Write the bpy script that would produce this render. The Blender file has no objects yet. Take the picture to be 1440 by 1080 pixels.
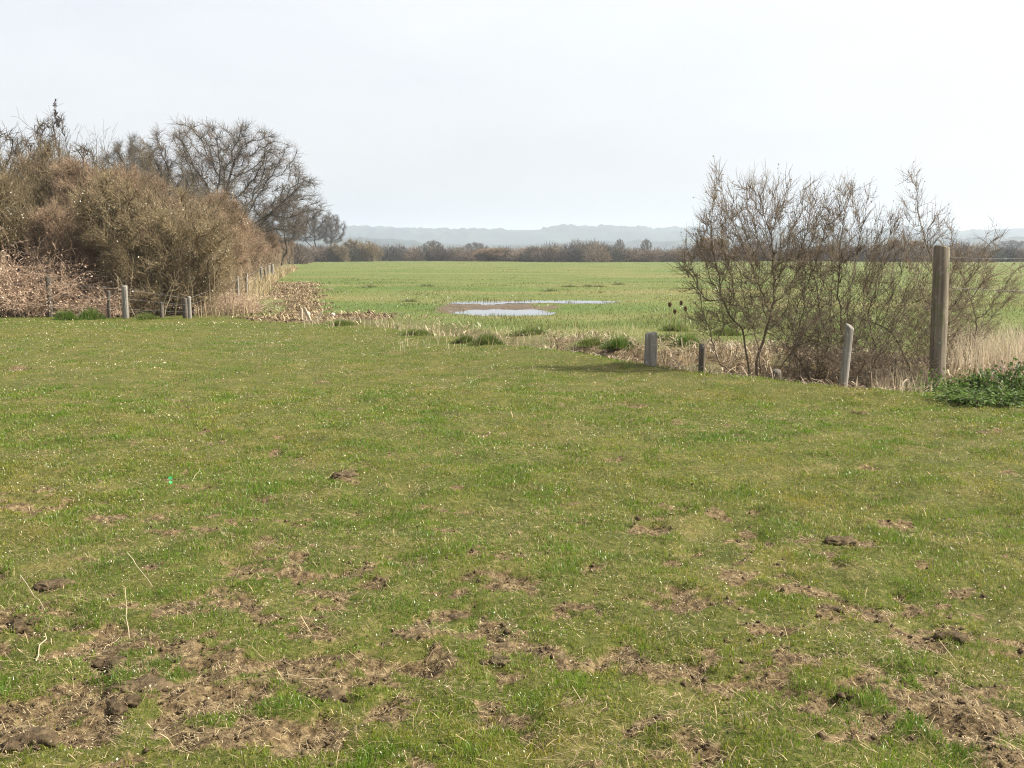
import bpy, math, random
import numpy as np

random.seed(7)
RNG = np.random.default_rng(11)
sc = bpy.context.scene
COL = sc.collection
R = math.radians

# ------------------------------------------------------------------ camera numbers
F, CX, CY, HZ, EYE = 1500.0, 720.0, 540.0, 359.0, 1.65
PITCH = math.atan((CY - HZ) / F)
CP, SP = math.cos(PITCH), math.sin(PITCH)
SUN_AZ, SUN_EL = R(90), R(44)          # to the right of the view and a little beyond


def ray(px, py):
    u, v = (px - CX) / F, (CY - py) / F
    return np.array([u, CP + v * SP, -SP + v * CP])


def gp(px, py, z=0.0):
    d = ray(px, py)
    t = (z - EYE) / d[2]
    return d[0] * t, d[1] * t


def at(px, py, Y):
    d = ray(px, py)
    t = Y / d[1]
    return d[0] * t, Y, EYE + d[2] * t


# ------------------------------------------------------------------ noise
def _hash(ix, iy, seed):
    h = (ix.astype(np.int64) * 374761393 + iy.astype(np.int64) * 668265263 + seed * 1442695041) & 0xFFFFFFFF
    h = ((h ^ (h >> 13)) * 1274126177) & 0xFFFFFFFF
    return ((h ^ (h >> 16)) & 0xFFFF) / 65535.0


def vnoise(x, y, seed=0):
    x = np.asarray(x, float); y = np.asarray(y, float)
    ix, iy = np.floor(x), np.floor(y)
    fx, fy = x - ix, y - iy
    fx = fx * fx * (3 - 2 * fx); fy = fy * fy * (3 - 2 * fy)
    a = _hash(ix, iy, seed); b = _hash(ix + 1, iy, seed)
    c = _hash(ix, iy + 1, seed); d = _hash(ix + 1, iy + 1, seed)
    return (a * (1 - fx) + b * fx) * (1 - fy) + (c * (1 - fx) + d * fx) * fy


def fbm(x, y, seed=0, octs=4, gain=0.5):
    s, a, n = 0, 1.0, 0
    for o in range(octs):
        s = s + a * vnoise(x * 2 ** o + 17.3 * o, y * 2 ** o - 9.1 * o, seed + o)
        n += a; a *= gain
    return s / n


def sstep(a, b, x):
    t = np.clip((x - a) / (b - a), 0, 1)
    return t * t * (3 - 2 * t)


# ------------------------------------------------------------------ the lie of the land
EDGE_PX = [(-600, 447), (0, 447), (300, 447), (380, 449.5), (480, 455), (600, 465), (700, 485), (800, 497), (900, 515),
           (1000, 527), (1100, 536), (1200, 544), (1300, 548), (1440, 562), (1700, 600)]
_e = [gp(*p) for p in EDGE_PX]
EX = np.array([p[0] for p in _e] + [60.0]); EY = np.array([p[1] for p in _e] + [6.0])


def edge(x):
    return np.interp(x, EX, EY)


BARE_PX = [  # px, py, half width px, half height px, strength
    (120, 905, 150, 50, 1.0), (210, 960, 110, 46, 1.1), (60, 1030, 130, 50, 1.05), (300, 985, 160, 50, .95), (30, 880, 80, 30, .8),
    (490, 668, 32, 9, 1.0), (470, 960, 90, 40, .8), (560, 905, 90, 26, .6), (690, 900, 70, 28, .8), (640, 870, 45, 14, .8),
    (1185, 772, 75, 14, .95), (1180, 860, 60, 26, .9), (1330, 905, 120, 24, .9), (1130, 960, 110, 36, .95), (1060, 985, 70, 30, .7),
    (1370, 1020, 120, 45, .85), (1200, 1030, 90, 30, .8), (880, 950, 80, 30, .6), (80, 822, 36, 11, 1.0), (30, 700, 60, 30, .55),
    (310, 850, 60, 16, .7), (1380, 610, 45, 9, .8), (1385, 745, 40, 10, .7), (720, 830, 40, 14, .7), (1000, 880, 60, 18, .55),
    (760, 945, 90, 22, .8), (960, 1040, 110, 30, .5), (190, 870, 90, 22, .7), (420, 820, 50, 12, .5), (1240, 578, 30, 6, .5),
    (600, 622, 50, 7, .35), (60, 520, 60, 8, .45), (40, 560, 40, 10, .4), (440, 1040, 120, 30, .6), (700, 1010, 60, 24, .5)]
BARE = []
for px, py, a, b, s in BARE_PX:
    cx, cy = gp(px, py)
    x1, _ = gp(px + a, py); _, y0 = gp(px, py + b); _, y1 = gp(px, py - b)
    BARE.append((cx, (y0 + y1) / 2, x1 - cx, (y1 - y0) / 2, s))
DUG = [gp(440, 447), gp(425, 432), gp(415, 412), gp(412, 398)]     # strip of dug earth along the hedge
WET_C = gp(708, 428.5)


def wetmask(x, y):
    cx, cy = -0.5, 36.0
    dx = (x - cx) / 1.8; dy = (y - cy) / 5.0
    n = fbm(x * 1.3, y * .5, 77, 5, .62) - .5
    return sstep(1.16, .72, np.sqrt(dx * dx + dy * dy) + n * 1.1)


def dug(x, y):
    px = np.interp(y, [p[1] for p in DUG], [p[0] for p in DUG])
    w = np.interp(y, [26, 30, 40, 62], [1.0, .8, 1.1, 1.8])
    n = fbm(x * .9, y * .4, 31, 3) - .5
    m = sstep(1.15, .4, np.abs(x - px) / w + n * 1.6) * .85
    m2 = sstep(1.1, .7, np.sqrt(((x + 5.1) / 2.6) ** 2 + ((y - 29.6) / 1.9) ** 2) + n)
    return np.maximum(m * sstep(26.4, 27.6, y) * sstep(75, 55, y), m2 * .9)


def bare(x, y):
    n = fbm(x * 2.2, y * 2.2, 3, 4) - .5
    n2 = fbm(x * 7.0, y * 7.0, 5, 3) - .5
    b = np.zeros_like(x)
    for cx, cy, rx, ry, s in BARE:
        d = np.sqrt(((x - cx) / rx) ** 2 + ((y - cy) / ry) ** 2)
        b = np.maximum(b, s * sstep(1.5, .35, d + n * 1.5))
    near = sstep(9.5, 4.0, y) * .30 + .06
    n3 = fbm(x * 3.6, y * 4.6, 6, 3) - .5
    n4 = fbm(x * 15, y * 17, 9, 2) - .5
    b = b * .70 + n * .8 + n2 * 1.6 + n3 * 1.2 + n4 * 1.1 + near - .09 - .06 * sstep(-.5, 1.5, x)
    b = sstep(.30, .95, b) * sstep(27, 18, y)
    t = y - edge(x)
    b = np.maximum(b, wetmask(x, y))
    b = np.maximum(b, dug(x, y))
    rough = ditch(x, y, t) * sstep(.30, .62, fbm(x * 1.6, y * 1.1, 41, 3) + .12)
    return np.clip(np.maximum(b, rough * .72), 0, 1)


def ditch(x, y, t):
    """1 in the rough strip of dead stems beyond the mown edge."""
    w = np.interp(x, [-9, -6, -3, 0, 3, 6, 12], [0, .1, .3, .62, 1, 1, 1])
    wid = np.interp(x, [-6, 0, 2, 5], [3.0, 4.0, 5.6, 6.5])
    return w * sstep(-.15, .35, t) * sstep(wid + 1.2, wid - .6, t)


BASINS = ((-.1, 32.4, 1.45, 1.8), (-1.1, 39.4, 1.35, 1.1), (2.3, 40.2, 1.75, 1.15))
WATER_Z = -.085


def hz(x, y):
    x = np.asarray(x, float); y = np.asarray(y, float)
    far = sstep(60, 160, y)
    h = (fbm(x * .13, y * .13, 1, 3) - .5) * .16 * (1 - far)
    h = h + (fbm(x * .9, y * .9, 2, 3) - .5) * .09 * (1 - sstep(28, 60, y))
    b = bare(x, y) * sstep(40, 14, y)
    tuft = fbm(x * 5.5, y * 5.5, 8, 3) - .5
    h = h + tuft * .062 * sstep(22, 8, y)
    h = h + b * ((fbm(x * 8, y * 8, 13, 4, .6) - .5) * .15 - .024)
    t = y - edge(x)
    w = np.interp(x, [-7, -3, 0, 3, 12], [0, .25, .8, 1, 1])
    h = h + .05 * w * np.exp(-((t + .7) / .7) ** 2)
    h = h - .36 * w * np.exp(-((t - 2.0) / 1.25) ** 2)
    wm = wetmask(x, y)
    nb = (fbm(x * 2.3, y * 1.0, 19, 4, .62) - .5)
    bas = np.zeros_like(h)
    for cx, cy, rx, ry in BASINS:
        d = np.sqrt(((x - cx) / rx) ** 2 + ((y - cy) / ry) ** 2)
        bas = np.maximum(bas, sstep(1.35, .65, d))
    flat = np.maximum(wm, bas)
    g = np.exp(-((x - .6) / 7) ** 2 - ((y - 36) / 9) ** 2)
    h = h * (1 - .8 * g) - .085 * g
    h = h * (1 - flat) + flat * (-.079 + nb * .085 - .032 * bas)
    return h


def hz1(x, y):
    return float(hz(np.array([x]), np.array([y]))[0])


# ------------------------------------------------------------------ mesh helpers
def mesh_np(name, V, faces, mats, col=None, fmat=None, smooth=False, attr=None):
    """faces: list of (n, k) int arrays."""
    me = bpy.data.meshes.new(name)
    V = np.ascontiguousarray(V, dtype=np.float32)
    me.vertices.add(len(V)); me.vertices.foreach_set('co', V.ravel())
    li = np.concatenate([f.ravel() for f in faces]).astype(np.int32)
    ls = np.concatenate([np.full(len(f), f.shape[1]) for f in faces])
    st = np.concatenate([[0], np.cumsum(ls)[:-1]]).astype(np.int32)
    me.loops.add(len(li)); me.loops.foreach_set('vertex_index', li)
    me.polygons.add(len(ls)); me.polygons.foreach_set('loop_start', st)
    try:
        me.polygons.foreach_set('loop_total', ls.astype(np.int32))
    except Exception:
        pass
    if smooth:
        me.polygons.foreach_set('use_smooth', np.ones(len(ls), bool))
    for m in (mats if isinstance(mats, (list, tuple)) else [mats]):
        me.materials.append(m)
    if fmat is not None:
        me.polygons.foreach_set('material_index', fmat.astype(np.int32))
    me.update(calc_edges=True)
    if col is not None:
        a = me.color_attributes.new('tint', 'FLOAT_COLOR', 'POINT')
        c4 = np.ones((len(V), 4), np.float32); c4[:, :3] = col
        a.data.foreach_set('color', c4.ravel())
    if attr:
        for k, v in attr.items():
            a = me.attributes.new(k, 'FLOAT', 'POINT')
            a.data.foreach_set('value', np.ascontiguousarray(v, dtype=np.float32))
    me.validate()
    return me


def link(name, me, parent=None, loc=(0, 0, 0), rotz=0.0, scale=None):
    o = bpy.data.objects.new(name, me)
    COL.objects.link(o)
    o.location = loc
    o.rotation_euler = (0, 0, rotz)
    if scale is not None:
        o.scale = scale
    if parent:
        o.parent = parent
    return o


def tag(o, label=None, cat=None, group=None, kind=None):
    for k, v in (('label', label), ('category', cat), ('group', group), ('kind', kind)):
        if v:
            o[k] = v
    return o


def thing(name, label, cat, loc=(0, 0, 0), rotz=0.0, group=None, scale=None):
    o = bpy.data.objects.new(name, None)
    o.empty_display_size = .2
    COL.objects.link(o)
    o.location = loc; o.rotation_euler = (0, 0, rotz)
    if scale is not None:
        o.scale = scale
    return tag(o, label, cat, group)


def norm(a):
    return a / np.maximum(np.linalg.norm(a, axis=-1, keepdims=True), 1e-9)


def frusta(P, Q, r0, r1, k=3):
    """Tapered tubes from P to Q; returns verts and quads."""
    n = len(P)
    d = norm(Q - P)
    ref = np.where(np.abs(d[:, 2:3]) > .9, np.array([[1., 0, 0]]), np.array([[0, 0, 1.]]))
    a = norm(np.cross(d, ref)); b = np.cross(d, a)
    ang = np.arange(k) * 2 * np.pi / k
    ring = a[:, None, :] * np.cos(ang)[None, :, None] + b[:, None, :] * np.sin(ang)[None, :, None]
    V = np.concatenate([P[:, None] + ring * r0[:, None, None], Q[:, None] + ring * r1[:, None, None]], 1).reshape(-1, 3)
    i = np.arange(k); j = (i + 1) % k
    q = np.stack([i, j, j + k, i + k], 1)
    Fq = (q[None] + (np.arange(n) * 2 * k)[:, None, None]).reshape(-1, 4)
    return V, Fq


def join(parts):
    Vs, Fs, o = [], [], 0
    for V, Fq in parts:
        Vs.append(V); Fs.append(Fq + o); o += len(V)
    return np.concatenate(Vs), Fs


def rand_dir(n, rng):
    return norm(rng.normal(size=(n, 3)))


# ------------------------------------------------------------------ materials
def nt(name):
    m = bpy.data.materials.new(name); m.use_nodes = True
    t = m.node_tree; t.nodes.clear()
    out = t.nodes.new('ShaderNodeOutputMaterial')
    return m, t, out


def N(t, typ, **kw):
    n = t.nodes.new(typ)
    for k, v in kw.items():
        if k in n.inputs:
            n.inputs[k].default_value = v
        else:
            setattr(n, k, v)
    return n


def mixc(t, fac, a, b, mode='MIX'):
    n = t.nodes.new('ShaderNodeMix'); n.data_type = 'RGBA'; n.blend_type = mode
    for i, v in ((0, fac), (6, a), (7, b)):
        if hasattr(v, 'is_linked') or hasattr(v, 'links'):
            t.links.new(v, n.inputs[i])
        else:
            n.inputs[i].default_value = v if i == 0 else (*v[:3], 1)
    return n.outputs[2]


def ramp(t, src, stops):
    r = t.nodes.new('ShaderNodeValToRGB')
    while len(r.color_ramp.elements) < len(stops):
        r.color_ramp.elements.new(.5)
    for e, (p, c) in zip(r.color_ramp.elements, stops):
        e.position = p
        e.color = (*c, 1) if len(c) == 3 else c
    t.links.new(src, r.inputs[0])
    return r.outputs[0]


def noise(t, vec, scale, detail=4, rough=.55):
    n = t.nodes.new('ShaderNodeTexNoise')
    n.inputs['Scale'].default_value = scale; n.inputs['Detail'].default_value = detail; n.inputs['Roughness'].default_value = rough
    if vec is not None:
        t.links.new(vec, n.inputs['Vector'])
    return n.outputs['Fac']


def leafy(name, cols=None, trans=.35, rough=.45, spec=.35, attr=True, scale=3.0):
    """Blades and leaves: colour from the mesh's own tint (each blade's natural colour) or from noise; lets some light through."""
    m, t, out = nt(name)
    if attr:
        a = N(t, 'ShaderNodeAttribute'); a.attribute_name = 'tint'
        c = a.outputs['Color']
    else:
        g = N(t, 'ShaderNodeTexCoord')
        c = ramp(t, noise(t, g.outputs['Object'], scale, 3), cols)
        oi = N(t, 'ShaderNodeObjectInfo')
        hs = N(t, 'ShaderNodeHueSaturation')
        mr = N(t, 'ShaderNodeMapRange'); mr.inputs[3].default_value = .8; mr.inputs[4].default_value = 1.2
        t.links.new(oi.outputs['Random'], mr.inputs[0]); t.links.new(mr.outputs[0], hs.inputs['Value'])
        t.links.new(c, hs.inputs['Color']); c = hs.outputs['Color']
    p = N(t, 'ShaderNodeBsdfPrincipled'); p.inputs['Roughness'].default_value = rough
    p.inputs['Specular IOR Level'].default_value = spec
    t.links.new(c, p.inputs['Base Color'])
    if trans > 0:
        tr = N(t, 'ShaderNodeBsdfTranslucent'); t.links.new(c, tr.inputs['Color'])
        mx = N(t, 'ShaderNodeMixShader'); mx.inputs[0].default_value = trans
        t.links.new(p.outputs[0], mx.inputs[1]); t.links.new(tr.outputs[0], mx.inputs[2])
        t.links.new(mx.outputs[0], out.inputs[0])
    else:
        t.links.new(p.outputs[0], out.inputs[0])
    return m


def bark(name, c0, c1, c2=None, scale=6.0, rough=.85, var=.2):
    m, t, out = nt(name)
    g = N(t, 'ShaderNodeTexCoord')
    f = noise(t, g.outputs['Object'], scale, 4, .6)
    st = [(.3, c0), (.62, c1)] + ([(.78, c2)] if c2 else [])
    c = ramp(t, f, st)
    oi = N(t, 'ShaderNodeObjectInfo')
    hs = N(t, 'ShaderNodeHueSaturation')
    mr = N(t, 'ShaderNodeMapRange'); mr.inputs[3].default_value = 1 - var; mr.inputs[4].default_value = 1 + var
    t.links.new(oi.outputs['Random'], mr.inputs[0]); t.links.new(mr.outputs[0], hs.inputs['Value'])
    t.links.new(c, hs.inputs['Color'])
    p = N(t, 'ShaderNodeBsdfPrincipled'); p.inputs['Roughness'].default_value = rough
    p.inputs['Specular IOR Level'].default_value = .25
    t.links.new(hs.outputs['Color'], p.inputs['Base Color'])
    t.links.new(p.outputs[0], out.inputs[0])
    return m


def wood(name, c0, c1, moss=None, lichen=.0):
    m, t, out = nt(name)
    g = N(t, 'ShaderNodeTexCoord')
    mp = N(t, 'ShaderNodeMapping'); mp.inputs['Scale'].default_value = (26, 26, 1.6)
    t.links.new(g.outputs['Object'], mp.inputs['Vector'])
    f = noise(t, mp.outputs[0], 1.0, 5, .65)
    c = ramp(t, f, [(.32, c0), (.66, c1)])
    f2 = noise(t, g.outputs['Object'], 5.0, 4, .6)
    if moss:
        c = mixc(t, ramp(t, f2, [(.52, (0, 0, 0)), (.66, (.75, .75, .75))]), c, moss)
    if lichen:
        f3 = noise(t, g.outputs['Object'], 22.0, 3, .5)
        c = mixc(t, ramp(t, f3, [(.62, (0, 0, 0)), (.70, (lichen,) * 3)]), c, (.42, .42, .38))
    p = N(t, 'ShaderNodeBsdfPrincipled'); p.inputs['Roughness'].default_value = .85
    p.inputs['Specular IOR Level'].default_value = .25
    t.links.new(c, p.inputs['Base Color'])
    bp = N(t, 'ShaderNodeBump'); bp.inputs['Strength'].default_value = .7; bp.inputs['Distance'].default_value = .012
    t.links.new(f, bp.inputs['Height']); t.links.new(bp.outputs[0], p.inputs['Normal'])
    t.links.new(p.outputs[0], out.inputs[0])
    return m


def plain(name, c, rough=.6, metal=0.0, spec=.5):
    m, t, out = nt(name)
    g = N(t, 'ShaderNodeTexCoord')
    f = noise(t, g.outputs['Object'], 14.0, 3)
    cc = ramp(t, f, [(.3, tuple(x * .75 for x in c)), (.7, tuple(min(1, x * 1.15) for x in c))])
    p = N(t, 'ShaderNodeBsdfPrincipled'); p.inputs['Roughness'].default_value = rough; p.inputs['Metallic'].default_value = metal
    p.inputs['Specular IOR Level'].default_value = spec
    t.links.new(cc, p.inputs['Base Color']); t.links.new(p.outputs[0], out.inputs[0])
    return m


M = {}
M['grass'] = leafy('grass_blades', trans=.42, rough=.30, spec=.45)
M['dry'] = leafy('dry_stalks', trans=.25, rough=.5, spec=.35)
M['litter'] = leafy('dead_litter', trans=.12, rough=.6, spec=.3)
M['herb'] = leafy('herb_leaves', trans=.4, rough=.55, spec=.25)
M['bark_haw'] = bark('hawthorn_bark', (.07, .055, .04), (.15, .115, .08), (.24, .21, .15), 9)
M['twig_haw'] = bark('hawthorn_twig', (.098, .074, .050), (.195, .152, .104), None, 4)
M['bud_haw'] = leafy('hawthorn_buds', [(.35, (.15, .095, .05)), (.55, (.24, .17, .085)), (.75, (.24, .22, .10))], trans=.3, attr=False, scale=5)
M['bark_olive'] = bark('shrub_bark_olive', (.06, .048, .028), (.15, .115, .065), (.20, .18, .10), 4)
M['twig_olive'] = bark('shrub_twig_olive', (.145, .108, .058), (.27, .208, .122), None, 1.6, var=.12)
M['bud_olive'] = leafy('shrub_buds_olive', [(.35, (.125, .098, .042)), (.52, (.235, .188, .088)), (.66, (.50, .44, .32))], trans=.3, attr=False, scale=14)
M['twig_brown'] = bark('shrub_twig_brown', (.19, .13, .085), (.33, .235, .155), None, 1.6, var=.15)
M['bud_brown'] = leafy('shrub_buds_brown', [(.35, (.17, .11, .06)), (.52, (.31, .21, .125)), (.66, (.52, .43, .31))], trans=.3, attr=False, scale=14)
M['stem_pale'] = bark('pale_old_stem', (.20, .155, .095), (.36, .29, .18), (.46, .40, .27), 3.0)
M['bramble'] = bark('bramble_cane', (.30, .20, .135), (.50, .37, .265), (.62, .51, .38), 3.0, var=.1)
M['bramble_leaf'] = leafy('bramble_dead_leaf', [(.3, (.36, .23, .16)), (.55, (.54, .40, .29)), (.70, (.68, .56, .43))], trans=.3, attr=False, scale=6)
M['blossom'] = leafy('blossom', [(.3, (.6, .57, .5)), (.7, (.8, .78, .72))], trans=.3, attr=False)
M['bark_oak'] = bark('oak_bark', (.032, .028, .022), (.075, .064, .048), (.11, .10, .075), 2.0)
M['twig_oak'] = bark('oak_twig', (.075, .062, .05), (.15, .12, .095), None, 1.0)
M['post_grey'] = wood('weathered_post', (.10, .09, .075), (.28, .255, .22), None, .6)
M['post_moss'] = wood('mossy_post', (.085, .07, .05), (.24, .20, .145), (.10, .115, .045), .35)
M['post_dark'] = wood('dark_post', (.045, .038, .03), (.13, .11, .085), None, .25)
M['wire'] = plain('wire_steel', (.34, .33, .31), .5, .4)
M['stake'] = wood('pale_split_wood', (.28, .22, .15), (.48, .40, .29))
M['green_plastic'] = plain('green_plastic', (.03, .30, .08), .5)
M['stone'] = plain('pale_flint', (.55, .52, .47), .7)
M['seedclump'] = plain('ash_key_clump', (.06, .045, .04), .9)
M['seedhead'] = plain('teasel_head', (.16, .095, .05), .9)


def soil_material(name, obj_space=True):
    m, t, out = nt(name)
    g = N(t, 'ShaderNodeTexCoord')
    f = noise(t, g.outputs['Object'], 18, 5, .65)
    c = ramp(t, f, [(.30, (.034, .024, .014)), (.5, (.09, .064, .036)), (.72, (.175, .13, .07))])
    p = N(t, 'ShaderNodeBsdfPrincipled'); p.inputs['Roughness'].default_value = .95
    p.inputs['Specular IOR Level'].default_value = .15
    t.links.new(c, p.inputs['Base Color'])
    bp = N(t, 'ShaderNodeBump'); bp.inputs['Strength'].default_value = .8; bp.inputs['Distance'].default_value = .02
    t.links.new(noise(t, g.outputs['Object'], 55, 4, .7), bp.inputs['Height'])
    t.links.new(bp.outputs[0], p.inputs['Normal']); t.links.new(p.outputs[0], out.inputs[0])
    return m


M['soil'] = soil_material('crumbly_soil')


def ground_material():
    m, t, out = nt('meadow_ground')
    g = N(t, 'ShaderNodeNewGeometry')
    pos = g.outputs['Position']
    ab = N(t, 'ShaderNodeAttribute'); ab.attribute_name = 'bare'
    aw = N(t, 'ShaderNodeAttribute'); aw.attribute_name = 'wet'
    ar = N(t, 'ShaderNodeAttribute'); ar.attribute_name = 'rough'
    af = N(t, 'ShaderNodeAttribute'); af.attribute_name = 'far'
    n_big = noise(t, pos, .22, 4, .6)
    n_mid = noise(t, pos, 2.3, 5, .62)
    n_fine = noise(t, pos, 26, 5, .68)
    near = ramp(t, n_mid, [(.30, (.036, .052, .008)), (.5, (.075, .084, .016)), (.66, (.16, .125, .044))])  # thatch under the blades, the shade between them darkened into its colour
    near = mixc(t, .55, near, ramp(t, n_fine, [(.3, (.026, .032, .008)), (.55, (.092, .096, .022)), (.72, (.27, .21, .09))]))
    # the big field: streaks along it of lush and of worn, yellower turf
    mp = N(t, 'ShaderNodeMapping'); mp.inputs['Scale'].default_value = (.05, .16, 1)
    t.links.new(pos, mp.inputs['Vector'])
    n_str = noise(t, mp.outputs[0], 1.0, 6, .6)
    far = ramp(t, n_str, [(.34, (.078, .118, .026)), (.48, (.105, .132, .034)), (.62, (.160, .146, .054))])
    mp2 = N(t, 'ShaderNodeMapping'); mp2.inputs['Scale'].default_value = (.5, 1.1, 1)
    t.links.new(pos, mp2.inputs['Vector'])
    far = mixc(t, ramp(t, noise(t, mp2.outputs[0], 1.0, 5, .7), [(.5, (0, 0, 0)), (.72, (.6, .6, .6))]), far, (.075, .10, .025))
    c = mixc(t, af.outputs['Fac'], near, far)
    c = mixc(t, ar.outputs['Fac'], c, ramp(t, n_fine, [(.3, (.06, .065, .022)), (.52, (.13, .115, .050)), (.75, (.28, .22, .13))]))
    soil = ramp(t, n_fine, [(.32, (.034, .023, .012)), (.47, (.098, .067, .034)), (.60, (.185, .134, .068)), (.76, (.32, .25, .135))])
    bm = N(t, 'ShaderNodeMath'); bm.operation = 'ADD'
    t.links.new(ab.outputs['Fac'], bm.inputs[0])
    ns = N(t, 'ShaderNodeMath'); ns.operation = 'MULTIPLY_ADD'; ns.inputs[1].default_value = .8; ns.inputs[2].default_value = -.4
    t.links.new(n_fine, ns.inputs[0]); t.links.new(ns.outputs[0], bm.inputs[1])
    bf = ramp(t, bm.outputs[0], [(.30, (0, 0, 0)), (.62, (1, 1, 1))])
    c = mixc(t, bf, c, soil)
    mud = ramp(t, n_mid, [(.35, (.075, .055, .04)), (.6, (.13, .10, .072))])
    c = mixc(t, aw.outputs['Fac'], c, mud)
    p = N(t, 'ShaderNodeBsdfPrincipled'); p.inputs['Roughness'].default_value = .95
    p.inputs['Specular IOR Level'].default_value = .15
    t.links.new(c, p.inputs['Base Color'])
    bp = N(t, 'ShaderNodeBump'); bp.inputs['Strength'].default_value = .9; bp.inputs['Distance'].default_value = .03
    t.links.new(n_fine, bp.inputs['Height']); t.links.new(bp.outputs[0], p.inputs['Normal'])
    t.links.new(p.outputs[0], out.inputs[0])
    return m


# ------------------------------------------------------------------ ground
def build_ground():
    ys = list(np.arange(-14, 2, .8))
    y = 2.0
    while y < 60:
        ys.append(y); y += max(.03, y * .0065)
    while y < 5200:
        ys.append(y); y += y * .05
    xs, x, s = [0.0], 0.0, .045
    while x < 4200:
        if x > 4.5:
            s *= 1.045
        x += s; xs.append(x)
    xs = np.array([-v for v in xs[:0:-1]] + xs); ys = np.array(ys)
    X, Y = np.meshgrid(xs, ys)
    x, y = X.ravel(), Y.ravel()
    V = np.stack([x, y, hz(x, y)], 1)
    nx, ny = len(xs), len(ys)
    i = (np.arange(ny - 1)[:, None] * nx + np.arange(nx - 1)[None]).ravel()
    Fq = np.stack([i, i + 1, i + nx + 1, i + nx], 1)
    wm = wetmask(x, y)
    t = y - edge(x)
    me = mesh_np('ground', V, [Fq], ground_material(), smooth=True,
                 attr={'bare': bare(x, y), 'wet': wm, 'rough': ditch(x, y, t), 'far': sstep(0, 3, t - 1.5) * (1 - .0 * t)})
    tag(link('ground', me), kind='structure')


build_ground()

# puddles ---------------------------------------------------------
def puddle(name, cx, cy, rx, ry, seed, z):
    n = 90
    a = np.linspace(0, 2 * np.pi, n, endpoint=False)
    r = 1 + .55 * (fbm(np.cos(a) * 2.2 + 9, np.sin(a) * 2.2 + seed, seed, 4) - .5) * 2
    ring = np.stack([cx + np.cos(a) * rx * r, cy + np.sin(a) * ry * r, np.full(n, z)], 1)
    V = np.concatenate([ring, [[cx, cy, z]]])
    i = np.arange(n)
    Fq = np.stack([i, (i + 1) % n, np.full(n, n)], 1)
    o = link(name, mesh_np(name, V, [Fq], M['water']))
    tag(o, kind='structure')


def water_material():
    m, t, out = nt('standing_water')
    p = N(t, 'ShaderNodeBsdfPrincipled')
    p.inputs['Base Color'].default_value = (.05, .045, .035, 1); p.inputs['Roughness'].default_value = .03; p.inputs['IOR'].default_value = 1.33
    p.inputs['Specular IOR Level'].default_value = .5
    g = N(t, 'ShaderNodeNewGeometry')
    bp = N(t, 'ShaderNodeBump'); bp.inputs['Strength'].default_value = .10; bp.inputs['Distance'].default_value = .02
    t.links.new(noise(t, g.outputs['Position'], 6, 3), bp.inputs['Height']); t.links.new(bp.outputs[0], p.inputs['Normal'])
    t.links.new(p.outputs[0], out.inputs[0])
    return m


M['water'] = water_material()
for k, (cx, cy, rx, ry) in enumerate(BASINS):     # level sheets; the ground's own relief draws their ragged shore
    puddle('puddle', cx, cy, rx * (1.45, 1.0, 1.3)[k], ry * 1.4, 4 + 5 * k, WATER_Z + .003 * k)

# ------------------------------------------------------------------ grass
def blades(x, y, z, h, w, lean, az, col, seg=2):
    """Bent blades standing on (x, y, z); seg 2 = quad + tip, seg 1 = a single tapering face."""
    n = len(x)
    face = RNG.uniform(0, 2 * np.pi, n)
    wx, wy = np.cos(face) * w / 2, np.sin(face) * w / 2
    dx, dy = np.cos(az), np.sin(az)
    b0 = np.stack([x - wx, y - wy, z - .01], 1); b1 = np.stack([x + wx, y + wy, z - .01], 1)
    l1, l2 = np.sin(lean * .5), np.sin(lean)
    mx, my, mz = x + dx * h * .5 * l1, y + dy * h * .5 * l1, z + h * .5 * np.cos(lean * .5)
    tx, ty, tz = mx + dx * h * .5 * l2, my + dy * h * .5 * l2, mz + h * .5 * np.cos(lean)
    tip = np.stack([tx, ty, tz], 1)
    if seg == 1:
        V = np.stack([b0, b1, tip], 1).reshape(-1, 3)
        Fs = [np.arange(n * 3).reshape(-1, 3)]
        return V, Fs, np.repeat(col, 3, 0)
    m0 = np.stack([mx - wx * .8, my - wy * .8, mz], 1); m1 = np.stack([mx + wx * .8, my + wy * .8, mz], 1)
    V = np.stack([b0, b1, m1, m0, tip], 1).reshape(-1, 3)
    o = np.arange(n)[:, None] * 5
    return V, [o + np.array([[0, 1, 2, 3]]), o + np.array([[3, 2, 4]])], np.repeat(col, 5, 0)


def sample_wedge(n, y0, y1, p, margin=1.2):
    """Points in the view wedge (widened), density ~ Y**-p per square metre."""
    g = np.linspace(y0, y1, 4000)
    wgt = (1.12 * g + 2 * margin) * g ** (-p)
    c = np.cumsum(wgt); c /= c[-1]
    y = np.interp(RNG.random(n), c, g)
    x = (RNG.random(n) * 2 - 1) * (.56 * y + margin)
    return x, y


def hedge_x(y):
    """x of the fence line running away on the left."""
    return np.interp(y, [28, 31, 36, 39, 58, 63, 69, 76, 133, 300, 480], [-8.0, -8.0, -9.26, -9.7, -13.6, -14.6, -15.8, -17.1, -27, -56, -86])


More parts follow.
